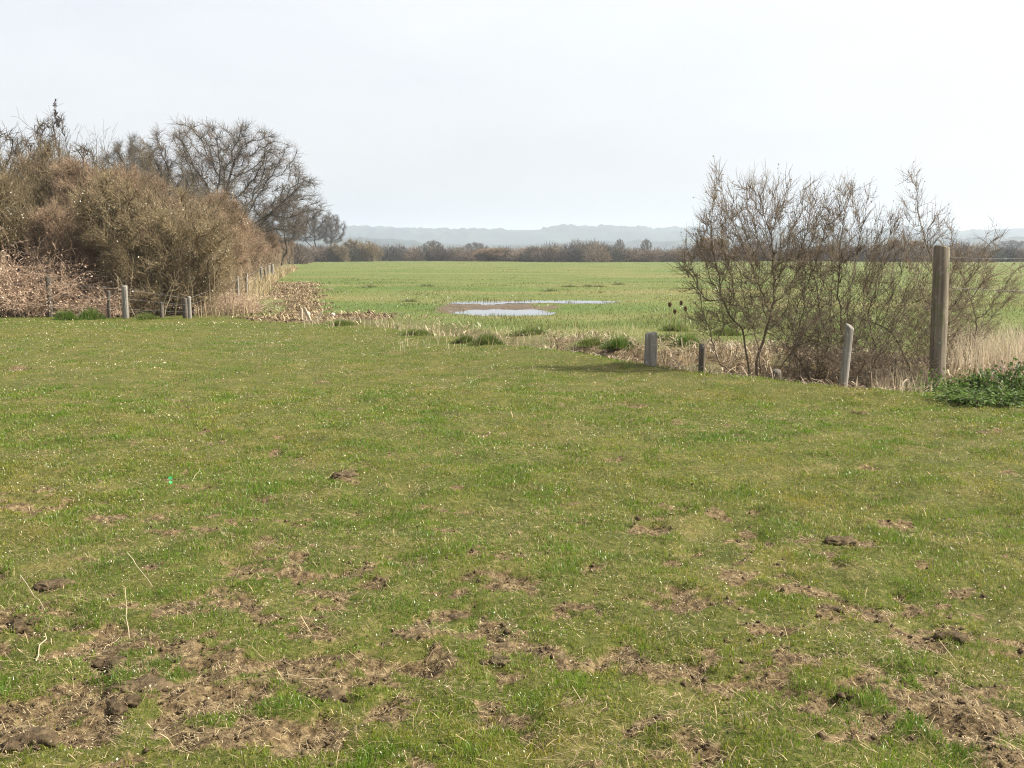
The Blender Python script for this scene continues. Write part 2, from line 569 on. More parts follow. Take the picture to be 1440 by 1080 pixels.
def grass_colour(x, y, n):
    a = fbm(x * .55, y * .4, 51, 4); b = fbm(x * 2.0, y * 2.0, 55, 3); c = fbm(x * .16, y * .09, 58, 4)
    g0 = np.array([.100, .186, .012]); g1 = np.array([.192, .232, .022]); g2 = np.array([.295, .225, .045]); g3 = np.array([.40, .32, .15])
    k = np.clip(a * .75 + b * .45 + (RNG.random(n) - .5) * .65 - .1, 0, 1)[:, None]
    col = g0 * (1 - k) + g1 * k
    yel = sstep(.48, .72, a * .6 + b * .4 + (RNG.random(n) - .5) * .28)[:, None]
    col = col * (1 - yel * .75) + g2 * yel * .75
    dry = (RNG.random(n) < .07 + .26 * sstep(.48, .72, fbm(x * 1.7, y * 1.7, 53, 4, .6)))[:, None]
    col = np.where(dry, g3 * RNG.uniform(.6, 1.15, (n, 1)), col)
    return col * RNG.uniform(.6, 1.4, (n, 1)) * (.62 + .76 * fbm(x * 4, y * 4, 59, 4, .6))[:, None]


def thatch(x, y):
    """Patches where last year's dead grass shows through."""
    return sstep(.47, .64, fbm(x * 2.8, y * 3.4, 97, 5, .62)) * sstep(-.2, .25, fbm(x * .5, y * .4, 98, 3) - .35)


def build_grass():
    # near meadow
    x, y = sample_wedge(1250000, 2.2, 29, 1.42)
    t = y - edge(x)
    b = bare(x, y)
    tf = fbm(x * 3.6, y * 3.6, 61, 4, .6)
    keep = (RNG.random(len(x)) < (1 - b * .96) * (1 - .55 * thatch(x, y)) * (.42 + .9 * sstep(.32, .62, tf))) & (t < .25)
    x, y, b, tf = x[keep], y[keep], b[keep], tf[keep]
    n = len(x)
    edge_t = np.exp(-((y - edge(x) + .25) / .35) ** 2) * sstep(-3, 1, x)
    h = (.012 + .019 * sstep(.42, .76, tf)) * RNG.uniform(.6, 1.7, n) * (1 - .4 * b) + edge_t * .05 * RNG.random(n)
    w = np.maximum(.0027, y * .00055) * RNG.uniform(.7, 1.3, n)
    z = hz(x, y)
    col = grass_colour(x, y, n)
    lush = sstep(.52, .75, tf)[:, None] * .6
    col = col * (1 - lush) + np.array([.080, .172, .013]) * RNG.uniform(.8, 1.3, (n, 1)) * lush
    nr = y < 13
    parts = []
    for sel, seg in ((nr, 2), (~nr, 1)):
        parts.append(blades(x[sel], y[sel], z[sel], h[sel], w[sel], RNG.uniform(.3, 1.45, sel.sum()), RNG.uniform(0, 6.283, sel.sum()), col[sel], seg))
    Vs, Fs, Cs, o = [], [], [], 0
    for V, fs, c in parts:
        Vs.append(V); Cs.append(c); Fs += [f + o for f in fs]; o += len(V)
    tag(link('meadow_grass', mesh_np('meadow_grass', np.concatenate(Vs), Fs, M['grass'], np.concatenate(Cs))), 'short grazed green and yellowish grass of the near meadow', 'grass', kind='stuff')

    # the field beyond
    x, y = sample_wedge(330000, 13, 310, 1.75, 3)
    t = y - edge(x)
    rough = ditch(x, y, t)
    hedge = x - hedge_x(y)
    keep = (t > .25) & (hedge > .3) & (RNG.random(len(x)) < (1 - bare(x, y) * .90)) & (RNG.random(len(x)) < 1 - .12 * rough)
    keep &= hz(x, y) > WATER_Z - .01
    x, y, rough = x[keep], y[keep], rough[keep]
    n = len(x)
    tf = fbm(x * .5, y * .35, 65, 4)
    h = (.05 + .10 * sstep(.5, .8, tf)) * RNG.uniform(.5, 1.5, n) + .05 * rough * RNG.random(n)
    h = h * (1 - .6 * sstep(45, 90, y))
    w = np.maximum(.006, y * .0006) * RNG.uniform(.7, 1.4, n)
    k = np.clip(sstep(.38, .60, fbm(x * .05, y * .14, 67, 5, .6) + (RNG.random(n) - .5) * .25), 0, 1)[:, None]
    col = np.array([.080, .126, .026]) * (1 - k) + np.array([.145, .142, .042]) * k
    brn = sstep(.52, .68, fbm(x * .35, y * .22, 69, 4, .6)) * sstep(110, 60, y)
    col = np.where((RNG.random(n) < .05 + .22 * brn)[:, None], np.array([.24, .19, .095]), col) * RNG.uniform(.75, 1.3, (n, 1))
    lean = RNG.uniform(.2, 1.3, n); lean = lean + (1.25 - lean) * .75 * sstep(28, 50, y)
    V, fs, c = blades(x, y, hz(x, y), h, w, lean, RNG.uniform(0, 6.283, n), col, 1)
    tag(link('field_grass', mesh_np('field_grass', V, fs, M['grass'], c)), 'green grass of the flat field beyond the ditch', 'grass', kind='stuff')


build_grass()


def slivers(x, y, z, length, w, az, el, col):
    n = len(x)
    d = np.stack([np.cos(az) * np.cos(el), np.sin(az) * np.cos(el), np.sin(el)], 1)
    s = np.stack([-np.sin(az), np.cos(az), np.zeros(n)], 1)
    p = np.stack([x, y, z], 1)
    hl, hw = (length / 2)[:, None], (w / 2)[:, None]
    up = np.zeros((n, 3)); up[:, 2] = length * RNG.uniform(0, .18, n)
    V = np.stack([p - d * hl - s * hw, p - d * hl + s * hw, p + s * hw + up, p + d * hl, p - s * hw + up], 1).reshape(-1, 3)
    o = np.arange(n)[:, None] * 5
    return V, [o + np.array([[0, 1, 2, 4]]), o + np.array([[4, 2, 3]])], np.repeat(col, 5, 0)


def build_litter():
    # dead grass lying on the worn ground, and pale specks everywhere
    x, y = sample_wedge(330000, 2.2, 28, 1.55)
    b = bare(x, y); t = y - edge(x)
    straw = sstep(.45, .7, fbm(x * 1.3, y * 1.3, 71, 3))
    left = sstep(-.8, -3.2, x / np.maximum(y, 1) * 6) * .5
    keep = (t < .4) & (RNG.random(len(x)) < .08 + .70 * b + .16 * straw + .2 * left + .45 * thatch(x, y))
    x, y, b = x[keep], y[keep], b[keep]; n = len(x)
    length = RNG.uniform(.008, .05, n) * (1 + (RNG.random(n) < .06) * 2.0)
    w = np.maximum(.0022, y * .00040) * RNG.uniform(.6, 1.3, n)
    col = np.array([.40, .31, .17]) * RNG.uniform(.25, 1.35, (n, 1))
    brown = (RNG.random(n) < .6)[:, None]
    col = np.where(brown, np.array([.19, .135, .078]) * RNG.uniform(.5, 1.4, (n, 1)), col)
    V, fs, c = slivers(x, y, hz(x, y) + RNG.uniform(.002, .022, n), length, w, RNG.uniform(0, 6.283, n), RNG.normal(0, .35, n), col)
    tag(link('straw_litter', mesh_np('straw_litter', V, fs, M['litter'], c)), 'dead grass and straw lying on the worn turf', 'straw', kind='stuff')
    # pale dry scraps; glints on the blades are painted in as bright slivers
    x, y = sample_wedge(48000, 3, 27, 1.3)
    keep = (y < edge(x)) & (RNG.random(48000) < sstep(.35, .65, fbm(x * 1.1, y * 1.1, 91, 3))); x, y = x[keep], y[keep]; n = len(x)
    s = np.maximum(.0035, y * .00055) * np.minimum(RNG.gamma(2.0, .5, n), 1.7)
    V, fs, c = slivers(x, y, hz(x, y) + RNG.uniform(.02, .05, n), s * RNG.uniform(1, 2.2, n), s, RNG.uniform(0, 6.283, n), RNG.normal(0, .5, n), np.array([.54, .49, .33]) * RNG.uniform(.35, 1.15, (n, 1)))
    tag(link('pale_scraps_and_glints', mesh_np('pale_scraps_and_glints', V, fs, M['litter'], c)), 'tiny pale dry scraps and painted glints scattered over the meadow', 'leaf litter', kind='stuff')
    # crumbs of soil
    n0 = 60000
    x, y = sample_wedge(n0, 2.2, 14, 1.7)
    b = bare(x, y)
    keep = RNG.random(n0) < b * .55
    x, y = x[keep], y[keep]; n = len(x)
    r = RNG.gamma(1.6, .0026, n) + .002 + y * .00015
    oc = np.array([[1, 0, 0], [-1, 0, 0], [0, 1, 0], [0, -1, 0], [0, 0, 1], [0, 0, -1]], float)
    of = np.array([[0, 2, 4], [2, 1, 4], [1, 3, 4], [3, 0, 4], [2, 0, 5], [1, 2, 5], [3, 1, 5], [0, 3, 5]])
    V = oc[None] * r[:, None, None] * RNG.uniform(.55, 1.35, (n, 6, 1)) + np.stack([x, y, hz(x, y) + r * .3], 1)[:, None]
    Fq = (of[None] + (np.arange(n) * 6)[:, None, None]).reshape(-1, 3)
    tag(link('soil_crumbs', mesh_np('soil_crumbs', V.reshape(-1, 3), [Fq], M['soil'])), 'crumbs of loose brown soil on the bare patches', 'soil', kind='stuff')
    # dug strip by the hedge: rough brown lumps and dead stems
    n0 = 26000
    x = RNG.uniform(-16, -2, n0); y = RNG.uniform(26.5, 66, n0)
    keep = RNG.random(n0) < dug(x, y)
    x, y = x[keep], y[keep]; n = len(x)
    r = RNG.gamma(1.5, .010, n) + .008
    V = oc[None] * r[:, None, None] * RNG.uniform(.5, 1.4, (n, 6, 1)) + np.stack([x, y, hz(x, y) + r * .3], 1)[:, None]
    Fq = (of[None] + (np.arange(n) * 6)[:, None, None]).reshape(-1, 3)
    tag(link('dug_soil', mesh_np('dug_soil', V.reshape(-1, 3), [Fq], M['soil'])), 'strip of dug brown soil running along the left hedge', 'soil', kind='stuff')


build_litter()


def build_dug_straw():
    n0 = 30000
    x = RNG.uniform(-16, -1, n0); y = RNG.uniform(26.5, 66, n0)
    keep = RNG.random(n0) < dug(x, y) * .9
    x, y = x[keep], y[keep]; n = len(x)
    col = np.where((RNG.random(n) < .5)[:, None], np.array([.44, .35, .21]), np.array([.24, .17, .10])) * RNG.uniform(.6, 1.3, (n, 1))
    V, fs, c = slivers(x, y, hz(x, y) + RNG.uniform(.01, .07, n), RNG.uniform(.06, .26, n), RNG.uniform(.015, .035, n), RNG.uniform(0, 6.283, n), RNG.normal(0, .5, n), col)
    tag(link('dead_stubble', mesh_np('dead_stubble', V, fs, M['litter'], c)), 'tan dead stubble lying on the dug soil by the left hedge', 'stubble', kind='stuff')


build_dug_straw()


def build_rough():
    # dead stems, fallen and standing, in the ditch strip
    n0 = 60000
    x = RNG.uniform(-6.5, 9.5, n0); y = RNG.uniform(11, 31, n0)
    t = y - edge(x)
    keep = RNG.random(n0) < ditch(x, y, t) * (.25 + .75 * sstep(.4, .62, fbm(x * 1.6, y * 1.1, 41, 3) + .12)) * np.interp(x, [-6, -1, 3, 6, 9], [.25, .5, .9, 1, 1])
    x, y = x[keep], y[keep]; n = len(x)
    col = np.where((RNG.random(n) < .45)[:, None], np.array([.43, .35, .24]), np.array([.22, .155, .10])) * RNG.uniform(.5, 1.3, (n, 1))
    V, fs, c = slivers(x, y, hz(x, y) + RNG.uniform(.01, .10, n), RNG.uniform(.06, .34, n), RNG.uniform(.008, .022, n), RNG.uniform(0, 6.283, n), RNG.normal(0, .45, n), col)
    tag(link('dead_stems', mesh_np('dead_stems', V, fs, M['litter'], c)), 'brown dead stems and leaves littering the ditch strip', 'leaf litter', kind='stuff')
    # pale standing dry grass: right of the tall post, below the bushes, along the strip, along the left fence foot
    X, Y, H, W, C = [], [], [], [], []

    def patch(n, px0, px1, d0, d1, h0, h1, w=.008, col=(.50, .41, .27)):
        d = RNG.uniform(d0, d1, n); px = RNG.uniform(px0, px1, n)
        xx = (px - CX) / F * d
        X.append(xx); Y.append(d); H.append(RNG.uniform(h0, h1, n)); W.append(np.full(n, w) * RNG.uniform(.6, 1.3, n))
        C.append(np.array(col) * RNG.uniform(.6, 1.25, (n, 1)))
    patch(1700, 1335, 1560, 15.5, 21, .2, .6, .010, (.56, .46, .33))
    patch(260, 1340, 1540, 15.0, 17, .4, .85, .010, (.60, .50, .36))
    patch(480, 1230, 1330, 13.9, 15.5, .2, .52, .009, (.55, .45, .31))
    patch(260, 930, 1130, 15, 18.5, .12, .42, .009)
    patch(420, 560, 900, 18, 25, .08, .30, .010, (.52, .44, .28))
    patch(240, 420, 620, 24.5, 27.5, .08, .26, .011, (.52, .44, .28))
    yy = RNG.uniform(29, 125, 5200) ** 1.0
    xx = hedge_x(yy) + RNG.uniform(-.9, .65, 5200)
    X.append(xx); Y.append(yy); H.append(RNG.uniform(.2, .75, 5200)); W.append(np.maximum(.012, yy * .0006)); C.append(np.array([.42, .33, .19]) * RNG.uniform(.6, 1.25, (5200, 1)))
    x, y, h, w, col = map(np.concatenate, (X, Y, H, W, C)); n = len(x)
    V, fs, c = blades(x, y, hz(x, y), h, w, RNG.uniform(.05, .75, n), RNG.uniform(0, 6.283, n), col, 2)
    tag(link('dry_grass', mesh_np('dry_grass', V, fs, M['dry'], c)), 'tall bleached dry grass standing along the ditch and the fence foot', 'dry grass', kind='stuff')


build_rough()


# ------------------------------------------------------------------ branching plants
def colonise(roots, blobs, step, kill, infl, iters, seed, up=.12, jit=.18):
    """Branches that grow towards points spread through the crown's volume. roots: list of (pos, dir, lead_length)."""
    rng = np.random.default_rng(seed)
    A = []
    for (cx, cy, cz, rx, ry, rz, n) in blobs:
        p = rand_dir(n, rng) * (rng.random((n, 1)) ** (1 / 2.6))
        A.append(p * np.array([rx, ry, rz]) + np.array([cx, cy, cz]))
    A = np.concatenate(A); A = A[A[:, 2] > .05]
    hub = np.mean([np.array(q[0], float) for q in roots], 0) - np.array([0, 0, .22])
    pos, par = [hub], [-1]
    for p, d, L in roots:
        p = np.array(p, float); d = np.array(d, float); d /= np.linalg.norm(d)
        pos.append(p); par.append(0)
        k = max(1, int(L / step))
        for _ in range(k):
            d = d + rng.normal(0, .13, 3); d /= np.linalg.norm(d)
            p = p + d * step
            pos.append(p.copy()); par.append(len(pos) - 2)
    P = np.array(pos)
    D = np.linalg.norm(A[:, None] - P[None], axis=2)
    ni = D.argmin(1); nd = D.min(1)
    nk = np.zeros(len(P), int).tolist(); nk[0] = 9; ex = len(roots)
    for it in range(iters):
        m = nd < infl
        if not m.any():
            break
        acc = np.zeros((len(pos), 3))
        np.add.at(acc, ni[m], norm(A[m] - P[ni[m]]))
        idx = np.unique(ni[m])
        dirs = norm(norm(acc[idx]) + rng.normal(0, jit, (len(idx), 3)) + np.array([0, 0, up]))
        new = P[idx] + dirs * step
        start = len(pos)
        ok = []
        for j, i in enumerate(idx):
            if nk[i] >= 4:
                continue
            nk[i] += 1
            pos.append(new[j]); par.append(int(i)); nk.append(0); ok.append(j)
        if not ok:
            break
        nw = new[ok]
        P = np.concatenate([P, nw])
        D = np.linalg.norm(A[:, None] - nw[None], axis=2)
        md = D.min(1); mi = D.argmin(1) + start
        better = md < nd
        nd = np.where(better, md, nd); ni = np.where(better, mi, ni)
        alive = nd > kill
        A, nd, ni = A[alive], nd[alive], ni[alive]
        if len(A) == 0:
            break
    return P, np.array(par)


def radii(par, tip, ex=2.4):
    n = len(par)
    s = np.zeros(n)
    tipv = tip ** ex
    for i in range(n - 1, -1, -1):
        if s[i] == 0:
            s[i] = tipv
        if par[i] >= 0:
            s[par[i]] += s[i]
    return s ** (1 / ex)


def skeleton_mesh(P, par, r, k_thick=6, thick=.03):
    c = np.where(par >= 0)[0]
    a = P[par[c]]; b = P[c]
    r1 = r[c]; r0 = np.minimum(r[par[c]], r1 * 1.35)
    d = norm(b - a)
    a2 = a - d * (r0 * .3)[:, None]
    th = r1 > thick
    parts = []
    if th.any():
        parts.append(frusta(a2[th], b[th], r0[th], r1[th], k_thick))
    if (~th).any():
        parts.append(frusta(a2[~th], b[~th], r0[~th], r1[~th], 3))
    return join(parts)


def scatter_twigs(P, par, r, n, lmin, lmax, rad, rng, rmax=.02, up=.25, centre=None, kids=True, clump=False):
    """Fine twigs set along the thinner branches, each bent once, with side shoots."""
    c = np.where((par >= 0) & (r < rmax))[0]
    wt = .06 + sstep(.38, .68, fbm(P[c, 0] * 1.3 + P[c, 2] * .9 + 40, P[c, 1] * 1.3 - P[c, 2] * .8 + 40, int(rng.integers(1000)), 3)) if clump else np.ones(len(c))
    pick = rng.choice(c, n, p=wt / wt.sum())
    f = rng.random((n, 1))
    base = P[par[pick]] * (1 - f) + P[pick] * f
    d = norm(P[pick] - P[par[pick]])
    out = base - (np.array(centre) if centre is not None else P.mean(0))
    out = norm(out * np.array([1, 1, .6]))
    dirs = norm(d * .55 + rand_dir(n, rng) * .8 + out * .35 + np.array([0, 0, up]))
    L = rng.uniform(lmin, lmax, n)[:, None]
    mid = base + dirs * L * .5
    d2 = norm(dirs + rand_dir(n, rng) * .45 + np.array([0, 0, up * .6]))
    end = mid + d2 * L * .5
    rr = np.full(n, rad) * rng.uniform(.7, 1.3, n)
    parts = [frusta(base, mid, rr, rr * .75, 3), frusta(mid, end, rr * .75, rr * .4, 3)]
    if kids:
        d3 = norm(dirs + rand_dir(n, rng) * .9)
        parts.append(frusta(mid, mid + d3 * L * .4, rr * .6, rr * .35, 3))
    return join(parts), np.concatenate([mid, end, (mid + end) / 2])


def flecks(pts, size, rng, elong=1.6):
    """Small leaf or bud shaped faces folded along their midrib."""
    n = len(pts)
    a = rand_dir(n, rng); b = norm(np.cross(a, rand_dir(n, rng)))
    c = np.cross(a, b)
    s = (size * rng.uniform(.6, 1.5, n))[:, None]
    V = np.stack([pts, pts + a * s * elong * .5 + b * s * .5 + c * s * .15, pts + a * s * elong, pts + a * s * elong * .5 - b * s * .5 + c * s * .15], 1).reshape(-1, 3)
    o = np.arange(n)[:, None] * 4
    return V, [o + np.array([[0, 1, 2]]), o + np.array([[0, 2, 3]])]


def branch_thing(meshes, label, cat, name, loc, rotz=0, scale=None, group=None):
    t = thing(name, label, cat, loc, rotz, group, scale)
    for pn, me in meshes:
        link(pn, me, t)
    return t


def make_shrub(key, seed, blobs, roots, step, tw, tlen, trad, tip, bmat, tmat, budmat, nbud=0, bud=.02, nblos=0, infl=1.2, kill=.22, up=.12, rmax=.02, jit=.2, blosz=.05, tup=.5, shoots=0):
    rng = np.random.default_rng(seed)
    P, par = colonise(roots, blobs, step, kill, infl, 160, seed, up, jit)
    r = radii(par, tip)
    V, Fs = skeleton_mesh(P, par, r)
    if shoots:                                     # whippy upright shoots that overtop the crown
        top = np.where((P[:, 2] > np.quantile(P[:, 2], .45)) & (r < .03))[0]
        q = P[rng.choice(top, shoots)]; dd = norm(np.array([0, 0, 1.0]) + rng.normal(0, .28, (shoots, 3)))
        L = rng.uniform(.45, 1.6, (shoots, 1))
        sh, p0 = [], q
        for k in range(5):
            p1 = p0 + dd * L / 5
            sh.append(frusta(p0, p1, np.full(shoots, .0095 - k * .0015), np.full(shoots, .008 - k * .0015), 3))
            for m in range(2):
                d3 = norm(dd + rand_dir(shoots, rng) * .8)
                sh.append(frusta(p1, p1 + d3 * L * .22, np.full(shoots, .0045), np.full(shoots, .003), 3))
            p0 = p1; dd = norm(dd + rng.normal(0, .16, (shoots, 3)))
        V2, F2 = join(sh)
        Fs = list(Fs) + [f + len(V) for f in F2]; V = np.concatenate([V, V2])
    meshes = [('branches', mesh_np(key + '_branches', V, Fs, bmat))]
    (V, Fs), pts = scatter_twigs(P, par, r, tw, *tlen, trad, rng, rmax, tup, None, True, shoots > 0)
    meshes.append(('twigs', mesh_np(key + '_twigs', V, Fs, tmat)))
    if shoots:                                     # old pale stems standing in the front and sides of the bush
        n = 46
        ext = np.abs(P[:, :2]).max() * .92
        a = rng.uniform(0, 6.283, n); q = ext * np.sqrt(rng.uniform(.25, 1, n))
        p0 = np.stack([np.cos(a) * q, np.sin(a) * q, np.full(n, -.1)], 1)
        dd = norm(np.array([0, 0, 1.0]) + rng.normal(0, .10, (n, 3))); L = rng.uniform(1.2, 3.0, (n, 1)) * (1.15 - .5 * (q / ext) ** 2)[:, None]
        hubp = np.tile([[0, 0, -.35]], (n, 1))          # the stems share one rootstock below the turf
        sh = [frusta(hubp, p0, np.full(n, .02), np.full(n, .017), 4)]
        for k in range(6):
            p1 = p0 + dd * L / 6
            sh.append(frusta(p0, p1, np.full(n, .017 - k * .0017), np.full(n, .0155 - k * .0017), 4))
            d3 = norm(dd + rand_dir(n, rng) * .7); sh.append(frusta(p1, p1 + d3 * L * .16, np.full(n, .006), np.full(n, .003), 3))
            p0 = p1; dd = norm(dd + rng.normal(0, .10, (n, 3)))
        V, Fs = join(sh)
        meshes.append(('stems', mesh_np(key + '_stems', V, Fs, M['stem_pale'])))
    if nbud:
        V, Fs = flecks(pts[rng.choice(len(pts), nbud)], bud, rng)
        meshes.append(('buds', mesh_np(key + '_buds', V, Fs, budmat)))
    if nblos:
        cl = pts[rng.choice(len(pts), max(3, nblos // 6))]
        q = cl[rng.integers(0, len(cl), nblos)] + rng.normal(0, .17, (nblos, 3))
        V, Fs = flecks(q, blosz, rng, 1.1)
        meshes.append(('blossom', mesh_np(key + '_blossom', V, Fs, M['blossom'])))
    return meshes


def dome_blobs(w, h, rng, n=5, pts=190, low=.12):
    bl = [(0, 0, h * .52, w * .42, w * .42, h * .44, pts)]
    for k in range(n):
        a = rng.uniform(0, 6.283); q = w * rng.uniform(.2, .38)
        hh = h * rng.uniform(.3, .80)
        bl.append((math.cos(a) * q, math.sin(a) * q, hh, w * .24, w * .24, h * .27, pts // 2))
    bl.append((0, 0, h * low * 1.6, w * .45, w * .45, h * low * 1.3, pts // 2))
    return bl


def stems(n, rad, rng, lean, L, z=-.15):
    out = []
    for k in range(n):
        a = k * 2.399 + rng.uniform(-.4, .4); q = rad * math.sqrt(rng.uniform(.05, 1))
        l = lean * rng.uniform(.3, 1.2)
        out.append(((math.cos(a) * q, math.sin(a) * q, z), (math.cos(a) * l, math.sin(a) * l, 1), L * rng.uniform(.6, 1.2)))
    return out


_r = np.random.default_rng(5)
SHRUB = {}
# dense hedge shrubs, 1 unit of height = 4 m prototypes
SHRUB['olive0'] = make_shrub('olive_shrub', 21, dome_blobs(4.0, 4.0, _r, 6, 300), stems(11, .7, _r, .35, 1.2), .2, 22000, (.16, .58), .0050, .0055, M['bark_olive'], M['twig_olive'], M['bud_olive'], 13000, .030, 700, 1.2, .2, .2, .02, .16, .032, .30, 120)
SHRUB['olive1'] = make_shrub('olive_shrub_tall', 22, dome_blobs(3.8, 4.4, _r, 7, 300), stems(12, .8, _r, .3, 1.3), .2, 22000, (.16, .58), .0050, .0055, M['bark_olive'], M['twig_olive'], M['bud_olive'], 13000, .030, 260, 1.2, .2, .2, .02, .16, .032, .30, 120)
SHRUB['brown0'] = make_shrub('brown_shrub', 23, dome_blobs(4.0, 3.9, _r, 6, 280), stems(11, .8, _r, .35, 1.1), .2, 20000, (.16, .58), .0050, .0055, M['bark_olive'], M['twig_brown'], M['bud_brown'], 10000, .030, 700, 1.2, .2, .2, .02, .16, .032, .30, 120)
SHRUB['brown1'] = make_shrub('brown_shrub_upright', 24, dome_blobs(3.4, 4.3, _r, 7, 280), stems(10, .6, _r, .25, 1.3), .2, 20000, (.16, .58), .0050, .0055, M['bark_olive'], M['twig_brown'], M['bud_brown'], 10000, .030, 0, 1.2, .2, .2, .02, .16, .032, .30, 120)


def put_shrub(key, px, d, topy, width, label, group=None, rot=None, basez=None, name='hedge_shrub', cat='shrub'):
    x = (px - CX) / F * d
    h = EYE + (HZ - topy) / F * d
    z = hz1(x, d) - .05
    href = 4.0 if key.endswith('0') else 4.45
    s = (h - z) / (href * 1.03)
    w = width / F * d / 4.3
    return branch_thing(SHRUB[key], label, cat, name, (x, d, z), random.uniform(0, 6.28) if rot is None else rot, (w, w, s), group)


# front of the hedge, behind the near fence
G1 = 'shrubs of the hedge behind the near fence'
put_shrub('olive0', 238, 31.0, 252, 205, 'round olive bush by the fence corner, its right side flecked with white blossom', G1, 1.0)
put_shrub('brown1', 150, 33.5, 222, 150, 'brown twiggy shrub between the tall olive hedge and the round olive bush', G1)
put_shrub('brown0', 112, 35.5, 208, 150, 'brown shrub right behind the tall olive shrub, its top level with it', G1)
put_shrub('olive1', 75, 34.0, 206, 190, 'tall olive green shrub with bare saplings rising out of its top', G1)
put_shrub('olive1', -25, 34.5, 200, 210, 'tall olive shrub cut by the left edge of the picture', G1)
put_shrub('brown0', 118, 31.6, 268, 160, 'lower brown shrub in front of the tall olive shrub, flecked white', G1)
put_shrub('olive0', 22, 32.2, 256, 190, 'lower olive brown shrub rising above the dead brambles at the left edge', G1)
put_shrub('brown1', 305, 37.0, 288, 120, 'reddish brown shrub right behind the round olive bush', G1)
put_shrub('olive0', -120, 34, 215, 230, 'olive shrub just beyond the left edge of the picture', G1)
put_shrub('brown1', 205, 38.5, 236, 170, 'dull brown shrub peeping over the round olive bush', G1)
# receding hedge
G2 = 'bushes of the hedge running away along the fence'
recede = [(47, 262, 3.1), (53, 280, 3.2), (60, 292, 3.3), (68, 303, 3.5), (77, 312, 3.8), (87, 318, 4.2), (98, 322, 4.5), (112, 327, 5), (128, 325, 5.5), (146, 325, 6), (168, 328, 6.5), (195, 332, 6.5), (228, 337, 6)]
for i, (d, ty, off) in enumerate(recede):
    x = hedge_x(d) - off * .62
    px = x / d * F + CX
    put_shrub(('brown0', 'brown1')[i % 2], px, d, ty, 4.6 * (1 + .1 * (i % 3)) / d * F, 'brown leafless bush of the hedge running away along the fence', G2)
    if i < 6:
        x2 = hedge_x(d) - off * .62 - 3.2
        put_shrub(('olive1', 'brown0')[i % 2], x2 / d * F + CX, d + 2.5, ty - 10, 4.8 / d * F, 'brown leafless bush of the hedge running away along the fence', G2)

# dead brambles in front of the hedge at the left
def make_bramble(key, seed, w, h, n):
    rng = np.random.default_rng(seed)
    segs_p, segs_q, r0, pts = [], [], [], []
    for k in range(n):
        p = np.array([rng.uniform(-w / 2, w / 2), rng.uniform(-.7, .7), -.05])
        d = np.array([rng.normal(0, .5), rng.normal(0, .4), 1.0]); d /= np.linalg.norm(d)
        hh = h * rng.uniform(.5, 1.15) * (1 - .35 * abs(p[0]) / (w / 2)); L = hh / 6
        for j in range(8):
            q = p + d * L
            segs_p.append(p); segs_q.append(q); r0.append(.0085 * (1 - j * .08)); pts.append(q)
            d = d + rng.normal(0, .22, 3) + np.array([0, 0, -.05 * j]); d /= np.linalg.norm(d)
            p = q
            if p[2] < 0:
                break
    P, Q, r = np.array(segs_p), np.array(segs_q), np.array(r0)
    V, Fq = frusta(P, Q, r, r * .9, 3)
    # side shoots
    m = n * 14
    i = rng.integers(0, len(P), m)
    dd = norm(norm(Q[i] - P[i]) + rand_dir(m, rng) * .9)
    V2, F2 = frusta(Q[i], Q[i] + dd * rng.uniform(.08, .3, (m, 1)), np.full(m, .005), np.full(m, .003), 3)
    V, Fs = join([(V, Fq), (V2, F2)])
    a = ('canes', mesh_np(key + '_canes', V, Fs, M['bramble']))
    pts = np.array(pts)
    pts = pts[rng.integers(0, len(pts), n * 18)] + rng.normal(0, .08, (n * 18, 3))
    pts = pts[pts[:, 2] > .02]
    V, Fs = flecks(pts, .030, rng, 2.1)
    return [a, ('dead_leaves', mesh_np(key + '_leaves', V, Fs, M['bramble_leaf']))]


BR = make_bramble('bramble', 61, 2.4, 1.75, 250)
for px, d, s, lab in ((15, 29.6, 1.15, 'pinkish brown dead bramble thicket at the left edge, the tallest one'),
                      (70, 29.9, .98, 'dead bramble thicket behind the leftmost dark fence post'),
                      (-45, 29.8, 1.1, 'dead bramble thicket running out of the picture at the left'),
                      (128, 29.9, .55, 'low dead bramble patch left of the grey fence post'),
                      (305, 31.5, .42, 'low dead bramble patch at the foot of the round olive bush')):
    x = (px - CX) / F * d
    branch_thing(BR, lab, 'bramble', 'dead_bramble', (x, d, hz1(x, d)), random.uniform(-.4, .4) + (3.14 if s < 1.1 else 0), (1, 1, s), 'dead brambles at the hedge foot')


# ------------------------------------------------------------------ right-hand hawthorns
def make_haw(key, seed, blobs, roots, tw, nbud, step=.09, infl=.8, kill=.105, tip=.0024, jit=.17, tl=(.08, .34)):
    blobs = [b[:6] + (int(b[6] * 1.5),) for b in blobs]
    return make_shrub(key, seed, blobs, roots, step, tw, tl, .0028, tip, M['bark_haw'], M['twig_haw'], M['bud_haw'], nbud, .013, 0, infl, kill, .16, .011, jit)


_h = np.random.default_rng(9)
